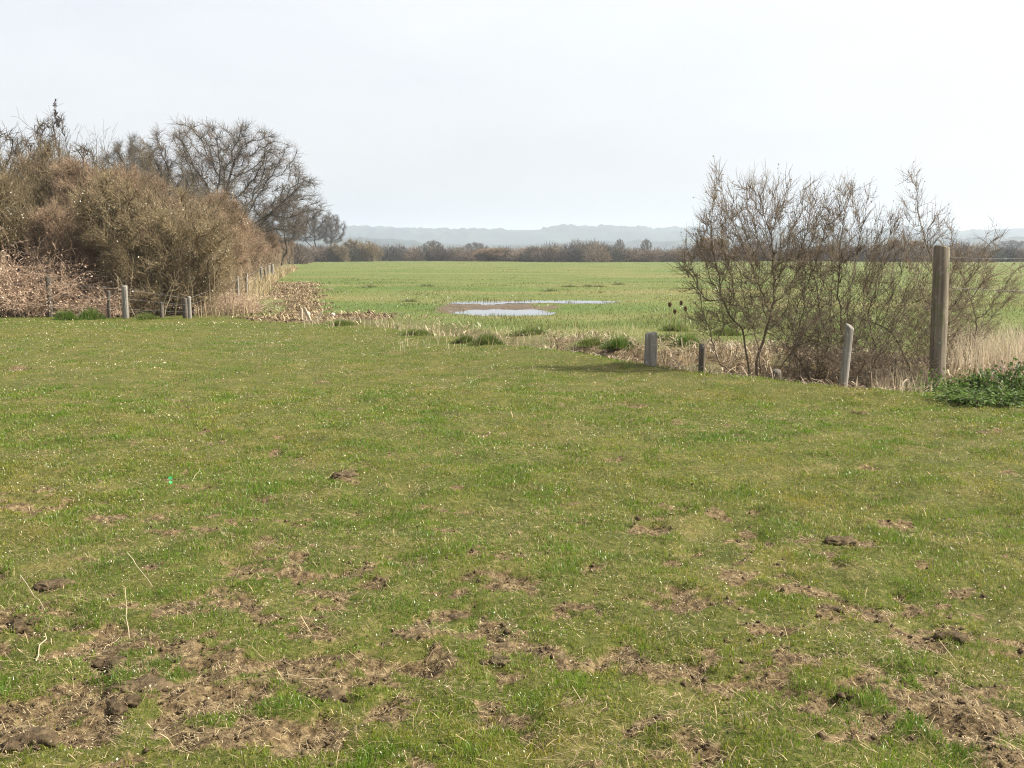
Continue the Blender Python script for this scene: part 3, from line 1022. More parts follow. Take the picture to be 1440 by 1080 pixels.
# A: vase shaped, many stems from one foot (d = 15.2; 1 px = 10.1 mm)
blA = [(-.05, 0, 1.5, .75, .6, .9, 330), (-.45, .1, 2.05, .42, .5, .62, 170), (.35, 0, 1.9, .5, .5, .75, 170), (-.62, -.1, 2.75, .13, .2, .32, 28),
       (-.85, 0, 1.75, .28, .35, .5, 60), (.05, .1, 2.45, .55, .4, .45, 80), (.75, 0, 2.1, .35, .35, .75, 90), (-.6, .05, .95, .4, .4, .3, 60), (.55, .1, .8, .45, .4, .4, 90)]
rtA = [((-.05, 0, -.1), (-.25, .05, 1), .9), ((.0, .08, -.1), (.02, .1, 1), 1.1), ((.08, -.03, -.1), (.22, -.1, 1), .9), ((.12, .05, -.1), (.45, .1, 1), .8), ((-.1, -.02, -.1), (-.55, -.1, 1), .7), ((.03, -.08, -.1), (.1, -.3, 1), .8), ((.35, .05, -.1), (.3, .1, 1), .7)]
HA = make_haw('hawthorn_open', 101, blA, rtA, 5200, 2600)
# B: taller, upright
blB = [(0, 0, 1.5, .55, .5, .95, 300), (.1, 0, 2.35, .35, .35, .65, 110), (-.4, 0, 1.9, .35, .4, .6, 90), (.5, 0, 1.9, .35, .35, .6, 90), (.75, 0, 2.2, .25, .3, .35, 40), (0, 0, .6, .7, .5, .45, 200)]
rtB = stems(9, .35, _h, .28, .9, -.1)
HB = make_haw('hawthorn_upright', 102, blB, rtB, 3200, 2200)
# C: low tangle with one tall lead and an arm leaning right
blC = [(0, 0, .75, .75, .55, .6, 330), (-.05, 0, 1.5, .35, .35, .55, 110), (-.15, 0, 2.35, .16, .2, .5, 36), (.15, 0, 1.9, .3, .2, .35, 40), (.75, 0, 1.35, .45, .3, .4, 90), (1.05, 0, 1.8, .16, .15, .25, 22), (-.6, 0, 1.2, .3, .35, .4, 70)]
rtC = stems(10, .45, _h, .35, .7, -.1) + [((-.05, 0, -.1), (-.06, 0, 1), 1.5), ((.2, 0, -.1), (.8, 0, 1), 1.0)]
HC = make_haw('hawthorn_tangle', 103, blC, rtC, 2500, 1800)
G3 = 'bare hawthorns in the ditch'


def put_haw(me, px, d, label, rot=0.0, s=(1, 1, 1)):
    x = (px - CX) / F * d
    return branch_thing(me, label, 'hawthorn', 'bare_hawthorn', (x, d, hz1(x, d)), rot, s, G3)


put_haw(HA, 1067, 15.3, 'open vase shaped bare hawthorn nearest the two cut stumps', 0, (1.05, 1, 1.05))
put_haw(HB, 1180, 15.6, 'upright bare hawthorn rising behind the leaning thin post', 0, (1.0, 1, 1.05))
put_haw(HC, 1290, 15.9, 'low tangled hawthorn left of the tall gatepost with one long shoot', 0, (1.0, 1, 1.07))
put_haw(HC, 1340, 17.2, 'hawthorn behind the tall gatepost leaning right towards the wire', 0, (.95, 1, .82))
put_haw(HC, 1150, 16.4, 'low twiggy hawthorn growing between the open and the upright hawthorn', 2.7, (.9, 1, .62))
put_haw(HC, 1250, 14.6, 'knee high tangle of hawthorn twigs between leaning post and gatepost', 3.6, (.85, .8, .42))

# ------------------------------------------------------------------ oak and other trees
def make_tree(key, seed, blobs, roots, step, kill, infl, tip, tw, tl, trad, jit=.22, up=.05, ex=2.25):
    rng = np.random.default_rng(seed)
    P, par = colonise(roots, blobs, step, kill, infl, 200, seed, up, jit)
    r = radii(par, tip, ex)
    V, Fs = skeleton_mesh(P, par, r, 7, .05)
    (V2, F2), _ = scatter_twigs(P, par, r, tw, *tl, trad, rng, .06, .12)
    return [('trunk', mesh_np(key + '_trunk', V, Fs, M['bark_oak'])), ('crown', mesh_np(key + '_crown', V2, F2, M['twig_oak']))]


blO = [(0, 0, 7.6, 6.6, 5.5, 4.6, 900), (-1, 0, 9.6, 4.6, 4.2, 2.5, 350), (4.4, 0, 6.0, 3.2, 3, 2.2, 260), (-4.8, 0, 7.2, 2.8, 3, 2.0, 200), (-3.2, 0, 9.3, 2.9, 3, 2.0, 200), (2.6, 0, 9.0, 3.0, 3, 2.0, 200), (3.6, -.5, 3.8, 3.2, 2.4, 1.0, 110)]
rtO = [((0, 0, -.2), (.02, 0, 1), 3.2)]
OAK = make_tree('oak', 201, blO, rtO, .45, .76, 3.4, .018, 15000, (.35, 1.0), .0095, .16, .02, 2.25)
G4 = 'leafless trees above the hedge'


def put_tree(me, px, d, topy, refh, wpx, refw, label, rot=0.0, name='bare_tree', cat='tree', group=G4):
    x = (px - CX) / F * d
    h = EYE + (HZ - topy) / F * d
    w = wpx / F * d / refw
    return branch_thing(me, label, cat, name, (x, d, hz1(x, d)), rot, (w, w, h / refh), group)


put_tree(OAK, 314, 86, 163, 12.6, 304, 14.8, 'large spreading leafless oak, the biggest tree, above the hedge', 0, 'oak_tree')
blS = [(0, 0, 8.2, 4.2, 4.0, 4.2, 420), (0, 0, 11, 2.4, 2.4, 2.0, 120)]
TREE2 = make_tree('round_tree', 202, blS, [((0, 0, -.2), (.03, 0, 1), 4)], .5, .7, 3.2, .016, 10000, (.35, 1.1), .010, .14, .15, 2.4)
put_tree(TREE2, 192, 118, 196, 12.8, 105, 8.6, 'smaller leafless tree left of the big oak, half hidden by the hedge', .6)
put_tree(TREE2, 396, 138, 280, 12.8, 92, 8.6, 'leafless tree just right of the big oak, sloping down the hedge', 1.9)
put_tree(TREE2, 436, 290, 290, 12.8, 72, 8.6, 'hazy leafless tree right of the oak where the hedge line ends', 2.7)
put_tree(TREE2, 468, 310, 300, 12.8, 44, 8.6, 'thin hazy leafless tree, the last one at the far end of the left hedge', 4.2)
put_tree(TREE2, 250, 100, 232, 12.8, 120, 8.6, 'leafless tree in front of the left limbs of the oak', 5.0)
put_tree(TREE2, 300, 78, 268, 12.8, 120, 8.6, 'dense leafless tree below the oak crown, above the hedge', 3.3)

blP = [(0, 0, 5.2, .75, .7, 1.6, 90), (.1, 0, 6.3, .35, .35, .9, 30), (-.5, .2, 4.6, .5, .5, 1.0, 40)]
SAP = make_tree('sapling', 203, blP, [((0, 0, -.2), (.02, 0, 1), 3.4), ((.25, .1, -.2), (.1, 0, 1), 2.6)], .25, .35, 4.5, .019, 620, (.2, .6), .012, .22, .2)
_keys = np.random.default_rng(8)
for i, (px, topy, w, key, lab) in enumerate(((22, 176, 70, 0, 'bare sapling poking above the hedge at the left edge'),
                                  (70, 160, 60, 1, 'tall thin bare sapling poking straight up out of the hedge'),
                                  (94, 152, 42, 1, 'bare sapling with dark clumps of seeds at its tip, tallest above the hedge'),
                                  (132, 196, 70, 0, 'short bare sapling above the hedge, rightmost of the saplings'),
                                  (-8, 168, 70, 0, 'bare sapling cut by the left edge, above the hedge'),
                                  (48, 186, 60, 0, 'short bare sapling between the thin tall ones above the hedge'))):
    t = put_tree(SAP, px, 39.5 + .4 * i, topy, 7.1, w, 1.9, lab, i * 1.3, 'bare_sapling', 'sapling', 'bare saplings above the hedge')
    if i == 2:
        for k, (dx, dz) in enumerate(((-.08, 6.45), (.05, 6.75), (.12, 7.05), (-.02, 6.3))):
            q = np.array([[dx, 0, dz]]) + _keys.normal(0, .04, (26, 3)) * np.array([.6, .6, 1.2])
            V, Fs = flecks(q, .07, _keys, 1.8)
            link('seed_clump', mesh_np('seed_clump', V, Fs, M['seedclump']), t)


# ------------------------------------------------------------------ far hedge, distant trees, hills
def build_far_hedge():
    rng = np.random.default_rng(300)
    P, Q, C, rad = [], [], [], []
    cols = np.array([[.085, .062, .05], [.11, .08, .058], [.08, .075, .05], [.16, .118, .082], [.22, .165, .11], [.065, .055, .048]])
    def bush(x, y, w, h, n, col):
        a = rand_dir(n, rng) * rng.random((n, 1)) ** .4
        p = np.stack([x + a[:, 0] * w, y + a[:, 1] * w * .8, np.abs(a[:, 2]) * h], 1)
        d = norm(a * np.array([1, 1, .7]) + rand_dir(n, rng) * .7 + np.array([0, 0, .5]))
        L = rng.uniform(.5, 1.5, (n, 1))
        P.append(p); Q.append(p + d * L); C.append(np.tile(col * rng.uniform(.8, 1.25, (n, 1)), (1, 1))); rad.append(np.full(n, .035) * rng.uniform(.6, 1.5, n))
    px = 438.0
    k = 0
    while px < 1560:
        d = 285 + 25 * math.sin(px * .013) + rng.uniform(-8, 8)
        x = (px - CX) / F * d
        h = 3.6 + 1.5 * (fbm(np.array([px * .011]), np.array([2.0]), 90, 3)[0] - .5) * 2 + rng.uniform(-.35, .35)
        c = cols[rng.integers(0, len(cols))]
        bush(x, d, rng.uniform(2.5, 3.6), h, 950, c)
        if rng.random() < .5:
            bush(x + rng.uniform(-2, 2), d + 7, 3.2, h * 1.15, 600, cols[rng.integers(0, 3)])
        px += rng.uniform(9, 15)
    # the last stretch of the left hedge, far away
    for d in np.arange(200, 290, 5.0):
        x = hedge_x(d) - 3
        bush(x, d, 3.4, 3.6 + rng.uniform(-.4, .4), 900, np.array([.13, .095, .07]))
    P, Q, C, rad = map(np.concatenate, (P, Q, C, rad))
    V, Fq = frusta(P, Q, rad, rad * .5, 3)
    me = mesh_np('far_hedge', V, [Fq], M['litter'], np.repeat(C, 6, 0))
    tag(link('far_hedge', me), 'long dark leafless hedge across the far side of the field', 'hedge', kind='stuff')


build_far_hedge()
# distinct bushes and trees standing out of the far hedge
for i, (px, d, topy, w, key, lab) in enumerate((
        (514, 285, 337, 50, 'olive0', 'rounded bush with a pale top at the left end of the far hedge'),
        (478, 275, 343, 40, 'olive1', 'grey green bush where the left hedge meets the far hedge'),
        (760, 285, 346, 60, 'brown0', 'light tan bush standing out in the middle of the far hedge'),
        (692, 290, 347, 60, 'brown0', 'light tan bush in the far hedge above the left end of the puddles'),
        (995, 270, 333, 56, 'brown1', 'tall reddish brown bush of the far hedge seen through the open hawthorn'),
        (1265, 275, 336, 60, 'brown1', 'tall brown bush of the far hedge seen between hawthorn and gatepost'))):
    put_shrub(key, px, d, topy, w, lab, 'bushes standing out of the far hedge', name='far_bush', cat='bush')
for px, d, topy, w, lab in ((610, 420, 338, 34, 'small bare tree poking over the far hedge, leftmost of the far trees'),
                            (668, 480, 341, 44, 'faint bare tree beyond the far hedge above the puddles left end'),
(870, 400, 336, 16, 'upright bare tree poking over the far hedge, left one of a pair'),
                            (907, 380, 336, 18, 'upright bare tree poking over the far hedge left of the hawthorn'),
                            (1060, 360, 338, 40, 'bare far tree seen through the open hawthorn'),
                            (1420, 600, 338, 70, 'hazy far tree at the right edge beyond the wire')):
    put_tree(TREE2, px, d, topy, 12.8, w, 8.6, lab, px * .37, 'far_tree', 'tree', 'far trees beyond the field')


def hill_material():
    m, t, out = nt('wooded_hill')
    g = N(t, 'ShaderNodeNewGeometry')
    f = noise(t, g.outputs['Position'], .012, 6, .6)
    c = ramp(t, f, [(.40, (.016, .021, .020)), (.54, (.028, .036, .028)), (.64, (.055, .065, .042))])
    p = N(t, 'ShaderNodeBsdfPrincipled'); p.inputs['Roughness'].default_value = 1
    t.links.new(c, p.inputs['Base Color']); t.links.new(p.outputs[0], out.inputs[0])
    return m


def build_hills():
    hm = hill_material()
    def ridge(name, y0, depth, pxs, tops, seed, rough):
        xs = np.linspace(-3400, 3400, 900)
        ts = np.linspace(0, 1, 26)
        X, T = np.meshgrid(xs, ts)
        Y = y0 + T * depth + 60 * np.sin(X * .0021 + seed)
        px = X / (y0 + depth * .5) * F + CX
        H = np.interp(px.ravel(), pxs, tops).reshape(px.shape)
        Hm = (HZ - H) / F * (y0 + depth * .5) + EYE
        prof = np.sin(np.pi * T) ** .8
        n = fbm(X.ravel() * .0022, Y.ravel() * .0022, seed, 4).reshape(X.shape) - .5
        trees = fbm(X.ravel() * .035, Y.ravel() * .02, seed + 4, 4, .65).reshape(X.shape) - .35
        Z = prof * Hm * (1 + n * .5) + trees * rough * prof * (n > -.12) - 2
        V = np.stack([X.ravel(), Y.ravel(), Z.ravel()], 1)
        nx = len(xs); i = (np.arange(len(ts) - 1)[:, None] * nx + np.arange(nx - 1)[None]).ravel()
        Fq = np.stack([i, i + 1, i + nx + 1, i + nx], 1)
        tag(link(name, mesh_np(name, V, [Fq], hm, smooth=True)), kind='structure')
    ridge('hills', 2700, 700, [-400, 300, 490, 560, 620, 700, 800, 940, 1050, 1200, 1440, 1800], [322, 318, 315, 320, 323, 321, 318, 321, 322, 326, 328, 330], 3, 26)
    ridge('hills', 1700, 400, [-400, 450, 560, 680, 800, 930, 1100, 1440, 1800], [338, 336, 337, 341, 338, 342, 338, 334, 336], 8, 16)


build_hills()

# ------------------------------------------------------------------ posts, wires
def post_mesh(key, h, r, seed, mat, lean=(0, 0), square=False, topcut=.03, taper=.92, sides=14):
    rng = np.random.default_rng(seed)
    zs = [-.4, 0, h * .2, h * .4, h * .6, h * .8, h - .02, h]
    V = []
    ph = rng.uniform(0, 6.28, 4)
    for z in zs:
        f = max(z, 0) / h
        rr = r * (1 - (1 - taper) * f) * (.93 if z == h else 1)
        for k in range(sides):
            a = k * 2 * math.pi / sides
            q = rr * (1 + .05 * math.sin(2 * a + ph[0]) + .04 * math.sin(3 * a + ph[1] + z * 2) + .02 * math.sin(7 * a + ph[2] + z * 5))
            if square:
                q *= 1 / max(abs(math.cos(a)), abs(math.sin(a))) * .9
            zz = z + (topcut * math.cos(a - ph[3]) if z >= h - .021 else 0)
            V.append((math.cos(a) * q + lean[0] * z, math.sin(a) * q + lean[1] * z, zz))
    n = len(zs)
    V.append((lean[0] * h, lean[1] * h, h - .004))
    quads = [[i * sides + k, i * sides + (k + 1) % sides, (i + 1) * sides + (k + 1) % sides, (i + 1) * sides + k] for i in range(n - 1) for k in range(sides)]
    tris = [[(n - 1) * sides + k, (n - 1) * sides + (k + 1) % sides, len(V) - 1] for k in range(sides)]
    return mesh_np(key, np.array(V), [np.array(quads), np.array(tris)], mat)


def put_post(name, label, cat, px, basey, topy, wpx, mat, seed, d=None, lean=(0, 0), square=False, group=None, topcut=.02):
    if d is None:
        _, d = gp(px, basey)
    x, _, zt = at(px, topy, d)
    z0 = hz1(x, d)
    me = post_mesh(name, zt - z0, wpx / F * d / 2, seed, mat, lean, square, topcut)
    o = link(name, me, None, (x - lean[0] * (zt - z0), d, z0))
    return tag(o, label, cat, group)


# right side, top-level posts
TALL = put_post('gatepost', 'tall round mossy wooden gatepost right of the hawthorns', 'post', 1326, 518, 347, 23.5, M['post_moss'], 3, 14.9, (0, .01))
put_post('post_stump', 'thick grey cut off round post standing alone left of the hawthorns', 'post', 916, 519, 468, 19, M['post_grey'], 4, 15.4, (.02, 0), topcut=.008)
put_post('split_post', 'thin dark split post between the grey stump and the hawthorn', 'post', 987, 524, 486, 9, M['post_dark'], 5, 15.0, square=True, topcut=.03)
put_post('leaning_post', 'thin grey leaning post in front of the upright hawthorn', 'post', 1195, 543, 458, 12, M['post_grey'], 6, 13.9, (.075, 0), topcut=.03)
put_post('low_stump', 'low dark sawn stump at the foot of the open hawthorn', 'stump', 1092, 533, 521, 15, M['post_dark'], 7, 14.6)
# a pale sliver of wood standing against the split post
x, d = gp(991.5, 524); d = 14.93
tag(link('pale_stick', post_mesh('pale_stick', .42, .011, 15, M['stake'], (.01, 0), True, .02, .8, 8), None, ((991.5 - CX) / F * d, d, hz1((991.5 - CX) / F * d, d))), 'pale split stick standing against the thin dark post', 'stick')

# barbed wire from the tall post towards the camera's right
def barbed_wire(label, p0, p1, sag, seed):
    rng = np.random.default_rng(seed)
    n = 60
    t = np.linspace(0, 1, n)[:, None]
    L = np.array(p0) * (1 - t) + np.array(p1) * t
    L[:, 2] -= sag * 4 * (t * (1 - t))[:, 0]
    parts = [frusta(L[:-1], L[1:], np.full(n - 1, .0036), np.full(n - 1, .0036), 4)]
    k = np.linspace(2, n - 3, 30).astype(int)
    b = rand_dir(len(k), rng)
    parts.append(frusta(L[k] - b * .022, L[k] + b * .022, np.full(len(k), .003), np.full(len(k), .0012), 3))
    V, Fs = join(parts)
    tag(link('barbed_wire', mesh_np('barbed_wire', V, Fs, M['wire'])), label, 'barbed wire', 'barbed wire strands at the gatepost')


tx, ty, _ = TALL.location
nx_, ny_ = 8.6, 12.6
nz = hz1(nx_, ny_)
o = link('fence_post', post_mesh('fence_post', 1.75, .075, 12, M['post_grey']), None, (nx_, ny_, nz))
tag(o, 'grey fence post outside the right edge holding the barbed wire', 'post')
barbed_wire('upper barbed wire strand running right from the tall gatepost', (tx + .12, ty - .02, 1.62), (nx_ - .07, ny_, 1.86 + nz * 0), .10, 1)
barbed_wire('middle barbed wire strand running right from the tall gatepost', (tx + .12, ty - .02, 1.20), (nx_ - .07, ny_, 1.36), .08, 2)

# left fence: one thing, posts and wires are its parts
ft = thing('post_and_wire_fence', 'old post and wire fence in front of the left hedge, turning away along it', 'fence', (-8.0, 28.6, 0))
ZF = hz1(-8.0, 28.6) * 0
posts_px = [(-60, 28.9, 392, 8, 'post_dark', 0), (68, 28.9, 389, 8, 'post_dark', 0), (152, 28.9, 409, 5, 'post_dark', .02), (175, 28.6, 402, 9, 'post_grey', 0),
            (227, 29.2, 424, 6, 'post_dark', 0), (260, 28.9, 420, 7, 'post_dark', -.02), (266, 28.5, 417, 5, 'post_grey', 0),
            (334, 35, 389, 4, 'post_grey', 0), (345.5, 38, 384, 5, 'post_grey', .02), (367, 57, 376, 3.2, 'post_grey', 0), (372.5, 62, 375, 3.2, 'post_grey', 0), (377.5, 68, 373, 3, 'post_grey', 0), (383, 74, 371.5, 3, 'post_grey', 0)]
tops = []
for i, (px, d, ty_, w, mk, ln) in enumerate(posts_px):
    x, _, zt = at(px, ty_, d)
    z0 = hz1(x, d)
    p = link('post', post_mesh('post', zt - z0, max(w, 4.2 if d > 50 else w) / F * d / 2, 30 + i, M[mk], (ln, 0), False, .015), ft, (x + 8.0, d - 28.6, z0))
    tops.append((x, d, zt, z0))
line = [tops[i] for i in (0, 1, 3, 6)] + [tops[i] for i in (7, 8, 9, 10, 11, 12)]
for hf in (.92, .62, .30):
    pts = []
    for a, b in zip(line[:-1], line[1:]):
        for s in np.linspace(0, 1, 8)[:-1]:
            xx, yy = a[0] * (1 - s) + b[0] * s, a[1] * (1 - s) + b[1] * s
            za = a[3] + min(a[2] - a[3], 1.0) * hf; zb = b[3] + min(b[2] - b[3], 1.0) * hf
            pts.append((xx + 8.0, yy - 28.6 - .06, za * (1 - s) + zb * s - .012 * 4 * s * (1 - s)))
    pts = np.array(pts)
    V, Fq = frusta(pts[:-1], pts[1:], np.full(len(pts) - 1, .003), np.full(len(pts) - 1, .003), 4)
    link('wire', mesh_np('fence_wire', V, [Fq], M['wire']), ft)


# ------------------------------------------------------------------ small things
# teasels
def make_teasel(label, px, py, d, seed):
    rng = np.random.default_rng(seed)
    x, _, z = at(px, py, d)
    z0 = hz1(x, d)
    t = thing('teasel', label, 'teasel', (x, d, z0), 0, 'dead teasels left of the hawthorns')
    h = z - z0
    p = np.array([[0, 0, -.05], [.01, 0, h * .5], [0, 0, h - .03]])
    V, Fq = frusta(p[:-1], p[1:], np.array([.007, .006]), np.array([.006, .005]), 5)
    link('stem', mesh_np('teasel_stem', V, [Fq], M['dry_plain']), t)
    n = 260
    u = rand_dir(n, rng)
    base = u * np.array([.024, .024, .042]) * .9 + np.array([0, 0, h])
    V, Fq = frusta(base - u * .012, base + u * .014, np.full(n, .006), np.full(n, .001), 3)
    link('seed_head', mesh_np('teasel_head', V, [Fq], M['seedhead']), t)


M['dry_plain'] = plain('dry_stem', (.20, .15, .09), .8)
for i, (px, py, lab) in enumerate(((942, 428, 'leftmost dead brown teasel head left of the hawthorn'), (949, 438, 'lowest dead brown teasel of the four, larger head'),
                               (958, 426, 'highest dead brown teasel of the four, largest head'), (964, 434, 'rightmost dead brown teasel of the four, nearest the hawthorn'))):
    make_teasel(lab, px, py, 19.5 + .2 * i, 400 + i)


# tussocks of coarse grass
def tussock_mesh(key, n, r, h, col, seed, w=.009):
    rng = np.random.default_rng(seed)
    a = rng.uniform(0, 6.283, n); q = r * rng.random(n) ** .85 * (1 + .35 * np.sin(3 * a + seed))
    x, y = np.cos(a) * q, np.sin(a) * q
    hh = h * rng.uniform(.4, 1.35, n) * (1 - .72 * q / r)
    c = np.array(col) * rng.uniform(.65, 1.35, (n, 1))
    c = np.where((rng.random(n) < .08)[:, None], np.array([.36, .3, .15]), c)
    V, fs, cc = blades(x, y, np.zeros(n), hh, np.full(n, w) * rng.uniform(.7, 1.3, n), rng.uniform(.2, 1.2, n), a + rng.normal(0, .8, n), c, 2)
    return mesh_np(key, V, fs, M['grass'], cc)


TU = [tussock_mesh('tussock_a', 1400, .30, .30, (.10, .165, .028), 71), tussock_mesh('tussock_b', 1400, .34, .26, (.125, .17, .035), 72), tussock_mesh('tussock_dark', 1800, .32, .24, (.095, .135, .026), 73)]
G5 = 'tussocks of coarse grass in the ditch strip'
for px, py, k, s, lab in ((685, 486, 2, (1.15, .9, 1.0), 'dark green tussock at the meadow edge below the puddles'), (655, 482, 2, (.7, .7, .7), 'small dark tussock left of the dark green one below the puddles'),
                          (870, 486, 0, (1.0, 1, 1.0), 'bright green tussock left of the grey cut off post'), (832, 480, 1, (.9, 1, .8), 'low green tussock farther left of the grey cut off post'),
                          (966, 486, 0, (.9, 1, 1.0), 'bright green tussock between grey post and dark split post'), (936, 476, 1, (.9, .9, .7), 'low tussock just right of the grey cut off post'),
                          (745, 465, 1, (1.4, 1, .8), 'wide low tussock right of the dark green one'), (905, 503, 0, (.45, .5, .7), 'small tussock against the foot of the grey cut off post'),
                          (585, 468, 1, (1.2, 1, .6), 'low tussock in the strip left of the puddles'), (480, 456, 1, (1.3, 1, .7), 'green tussock at the right end of the dug soil'),
                          (948, 462, 1, (1.3, 1, .8), 'green tussock at the feet of the teasels'), (1020, 470, 1, (1.2, 1, .9), 'tussock seen left of the open hawthorn stems'),
                          (205, 447, 1, (1.2, 1, .8), 'green tussock between the grey fence post and the olive bush'), (92, 449, 0, (1.2, 1, 1.1), 'green tussock right of the leftmost dark fence post'),
                          (128, 447, 0, (1.1, 1, 1.2), 'green tussock at the foot of the low dead bramble patch')):
    x, d = gp(px, py)
    tag(link('grass_tussock', TU[k], None, (x, d, hz1(x, d)), px * .3, s), lab, 'tussock', G5)
RU = tussock_mesh('rush_tuft', 220, .6, .34, (.10, .125, .045), 75, .02)
_q = np.random.default_rng(77)
for px, py in ((772, 409), (800, 405), (826, 404), (840, 404), (870, 402), (600, 404), (520, 405), (575, 422), (980, 412), (1060, 400), (1180, 405), (1240, 398)):
    x, d = gp(px, py)
    s = d / 45
    tag(link('rush_tuft', RU, None, (x, d, hz1(x, d)), px * .3, (.55 * s * _q.uniform(.6, 1.5), .9, .5 * s * _q.uniform(.6, 1.2))), 'dark green rush tuft dotted on the flat field beyond the ditch', 'rush tuft', 'rush tufts dotted over the field')


# bramble and nettle clumps at the right edge
def herb_mesh(key, seed, r, h, n, col, leaf=.06):
    rng = np.random.default_rng(seed)
    P, Q, pts = [], [], []
    for k in range(max(12, n // 60)):
        a = rng.uniform(0, 6.283); q = r * .7 * math.sqrt(rng.random())
        p = np.array([math.cos(a) * q, math.sin(a) * q, -.02]); d = np.array([math.cos(a) * .7, math.sin(a) * .7, 1.2])
        for j in range(6):
            d = d / np.linalg.norm(d); e = p + d * h / 4.5
            P.append(p); Q.append(e); pts.append(e); pts.append((p + e) / 2)
            p = e; d = d + rng.normal(0, .25, 3) + np.array([0, 0, -.28])
            if p[2] < 0:
                break
    P, Q = np.array(P), np.array(Q)
    V, Fq = frusta(P, Q, np.full(len(P), .005), np.full(len(P), .004), 3)
    a = ('stems', mesh_np(key + '_stems', V, [Fq], M['dry_plain']))
    pts = np.array(pts)
    pts = pts[rng.integers(0, len(pts), n)] + rng.normal(0, .05, (n, 3))
    pts = pts[pts[:, 2] > 0]
    V, Fs = flecks(pts, leaf, rng, 1.5)
    c = np.array(col) * rng.uniform(.45, 2.0, (len(pts), 1))
    return [a, ('leaves', mesh_np(key + '_leaves', V, Fs, M['herb'], np.repeat(c, 4, 0)))]


HE = herb_mesh('herb', 81, .5, .30, 5200, (.078, .125, .026), .03)
HE2 = herb_mesh('herb_dark', 82, .48, .36, 5200, (.058, .092, .022), .032)
for px, py, me, s, lab in ((1328, 534, HE, (.9, .8, 1.25), 'green bramble clump at the foot of the tall gatepost'), (1375, 545, HE, (1.0, .9, .95), 'green leafy clump right of the tall gatepost'),
                           (1425, 556, HE2, (1.0, .9, 1.15), 'dark green leafy clump at the right edge casting shade'), (1392, 566, HE, (1.0, .8, .45), 'low bright green leaves in front of the leafy clumps'),
                           (1475, 552, HE2, (1.1, .9, 1.2), 'dark leafy clump running out of the right edge')):
    x, d = gp(px, py)
    branch_thing(me, lab, 'bramble', 'bramble_clump', (x, d, hz1(x, d)), px * .21, s, 'green leafy clumps at the right edge')


# clods of earth
def clod_mesh(key, seed, r, flat=.55, mat=None):
    """A crumbly heap: lumps of soil grown together, each broken by noise."""
    import bmesh
    rng = np.random.default_rng(seed)
    parts = []
    bm = bmesh.new(); bmesh.ops.create_icosphere(bm, subdivisions=3, radius=1)
    S = np.array([v.co[:] for v in bm.verts]); Fq = np.array([[v.index for v in f.verts] for f in bm.faces]); bm.free()
    for k in range(1 if mat else 9):
        c = np.zeros(3) if k == 0 else rng.normal(0, 1, 3) * np.array([r * .8, r * .5, r * .12])
        q = r * (.8 if k == 0 else rng.uniform(.25, .6))
        o = rng.uniform(0, 30)
        n = fbm(S[:, 0] * 2.1 + S[:, 2] + o, S[:, 1] * 2.1 - S[:, 2] + o, seed + k, 5, .65) - .5
        n2 = fbm(S[:, 0] * 7 + 3 * S[:, 2] + o, S[:, 1] * 7 - 5 * S[:, 2], seed + 3 + k, 3) - .5
        parts.append((S * (1 + n * 1.5 + n2 * .7)[:, None] * np.array([q * 1.25, q, q * flat]) + c, Fq))
    V, Fs = join(parts)
    return mesh_np(key, V, Fs, mat or M['soil'])


CL = [clod_mesh('clod_a', 5, .085), clod_mesh('clod_b', 17, .075, .7), clod_mesh('clod_c', 29, .055, .6)]
for px, py, k, s, rz, lab in ((212, 970, 0, 1.25, .1, 'largest dark clod of turned earth near the bottom left corner'), (160, 935, 1, .85, .6, 'dark earth clod just above the largest clod, bottom left'),
                              (165, 1002, 1, .8, 2.2, 'dark earth clod below the largest clod, bottom left'), (85, 822, 0, 1.0, .3, 'flat dark earth clod in grass near the left edge'),
                              (490, 669, 0, 1.05, .2, 'brown molehill like clod alone in the left middle meadow'), (1185, 768, 0, 1.0, .0, 'flat brown clod in the long bare scrape on the right'),
                              (1160, 868, 1, .8, 1.0, 'dark earth clod in the bare patch on the right'), (1385, 612, 0, 1.1, .1, 'flat brown clod near the leafy clumps at the right edge'),
                              (1190, 985, 2, 1.0, 1.7, 'small dark clod low on the right'), (640, 868, 1, .8, .4, 'dark clod left of the bottom centre'),
                              (700, 935, 2, .9, 2.5, 'dark clod at the bottom centre'), (470, 978, 2, 1.1, .9, 'small clod in the bare ground left of bottom centre'),
                              (45, 1060, 1, 1.0, 1.2, 'brown clod in the very bottom left corner'), (1215, 578, 2, 1.4, .3, 'small brown clod below the leaning thin post'),
                              (1340, 905, 1, .8, .2, 'clod in the pale bare patch low on the right'), (30, 885, 1, .9, 2.0, 'dark clod at the left edge above the bottom corner')):
    x, d = gp(px, py)
    tag(link('earth_clod', CL[k], None, (x, d, hz1(x, d) - .006), rz, (s * .8, s * .8, s * .78)), lab, 'clod', 'clods of earth on the meadow')

# dry stalks standing and lying in the near grass
def stalk(label, pxy0, pxy1, h0, h1, r, seed):
    rng = np.random.default_rng(seed)
    x0, y0 = gp(*pxy0); z0 = hz1(x0, y0) + h0
    x1, y1 = gp(*pxy1); z1 = hz1(x1, y1) + h1
    n = 6
    t = np.linspace(0, 1, n)[:, None]
    L = np.array([[x0, y0, z0]]) * (1 - t) + np.array([[x1, y1, z1]]) * t
    L[1:-1] += rng.normal(0, .004, (n - 2, 3))
    r = r * .62
    V, Fq = frusta(L[:-1], L[1:], np.linspace(r, r * .75, n - 1), np.linspace(r * .95, r * .6, n - 1), 5)
    tag(link('dry_stalk', mesh_np('dry_stalk', V, [Fq], M['stalk'])), label, 'stalk', 'dry stalks on the near meadow')


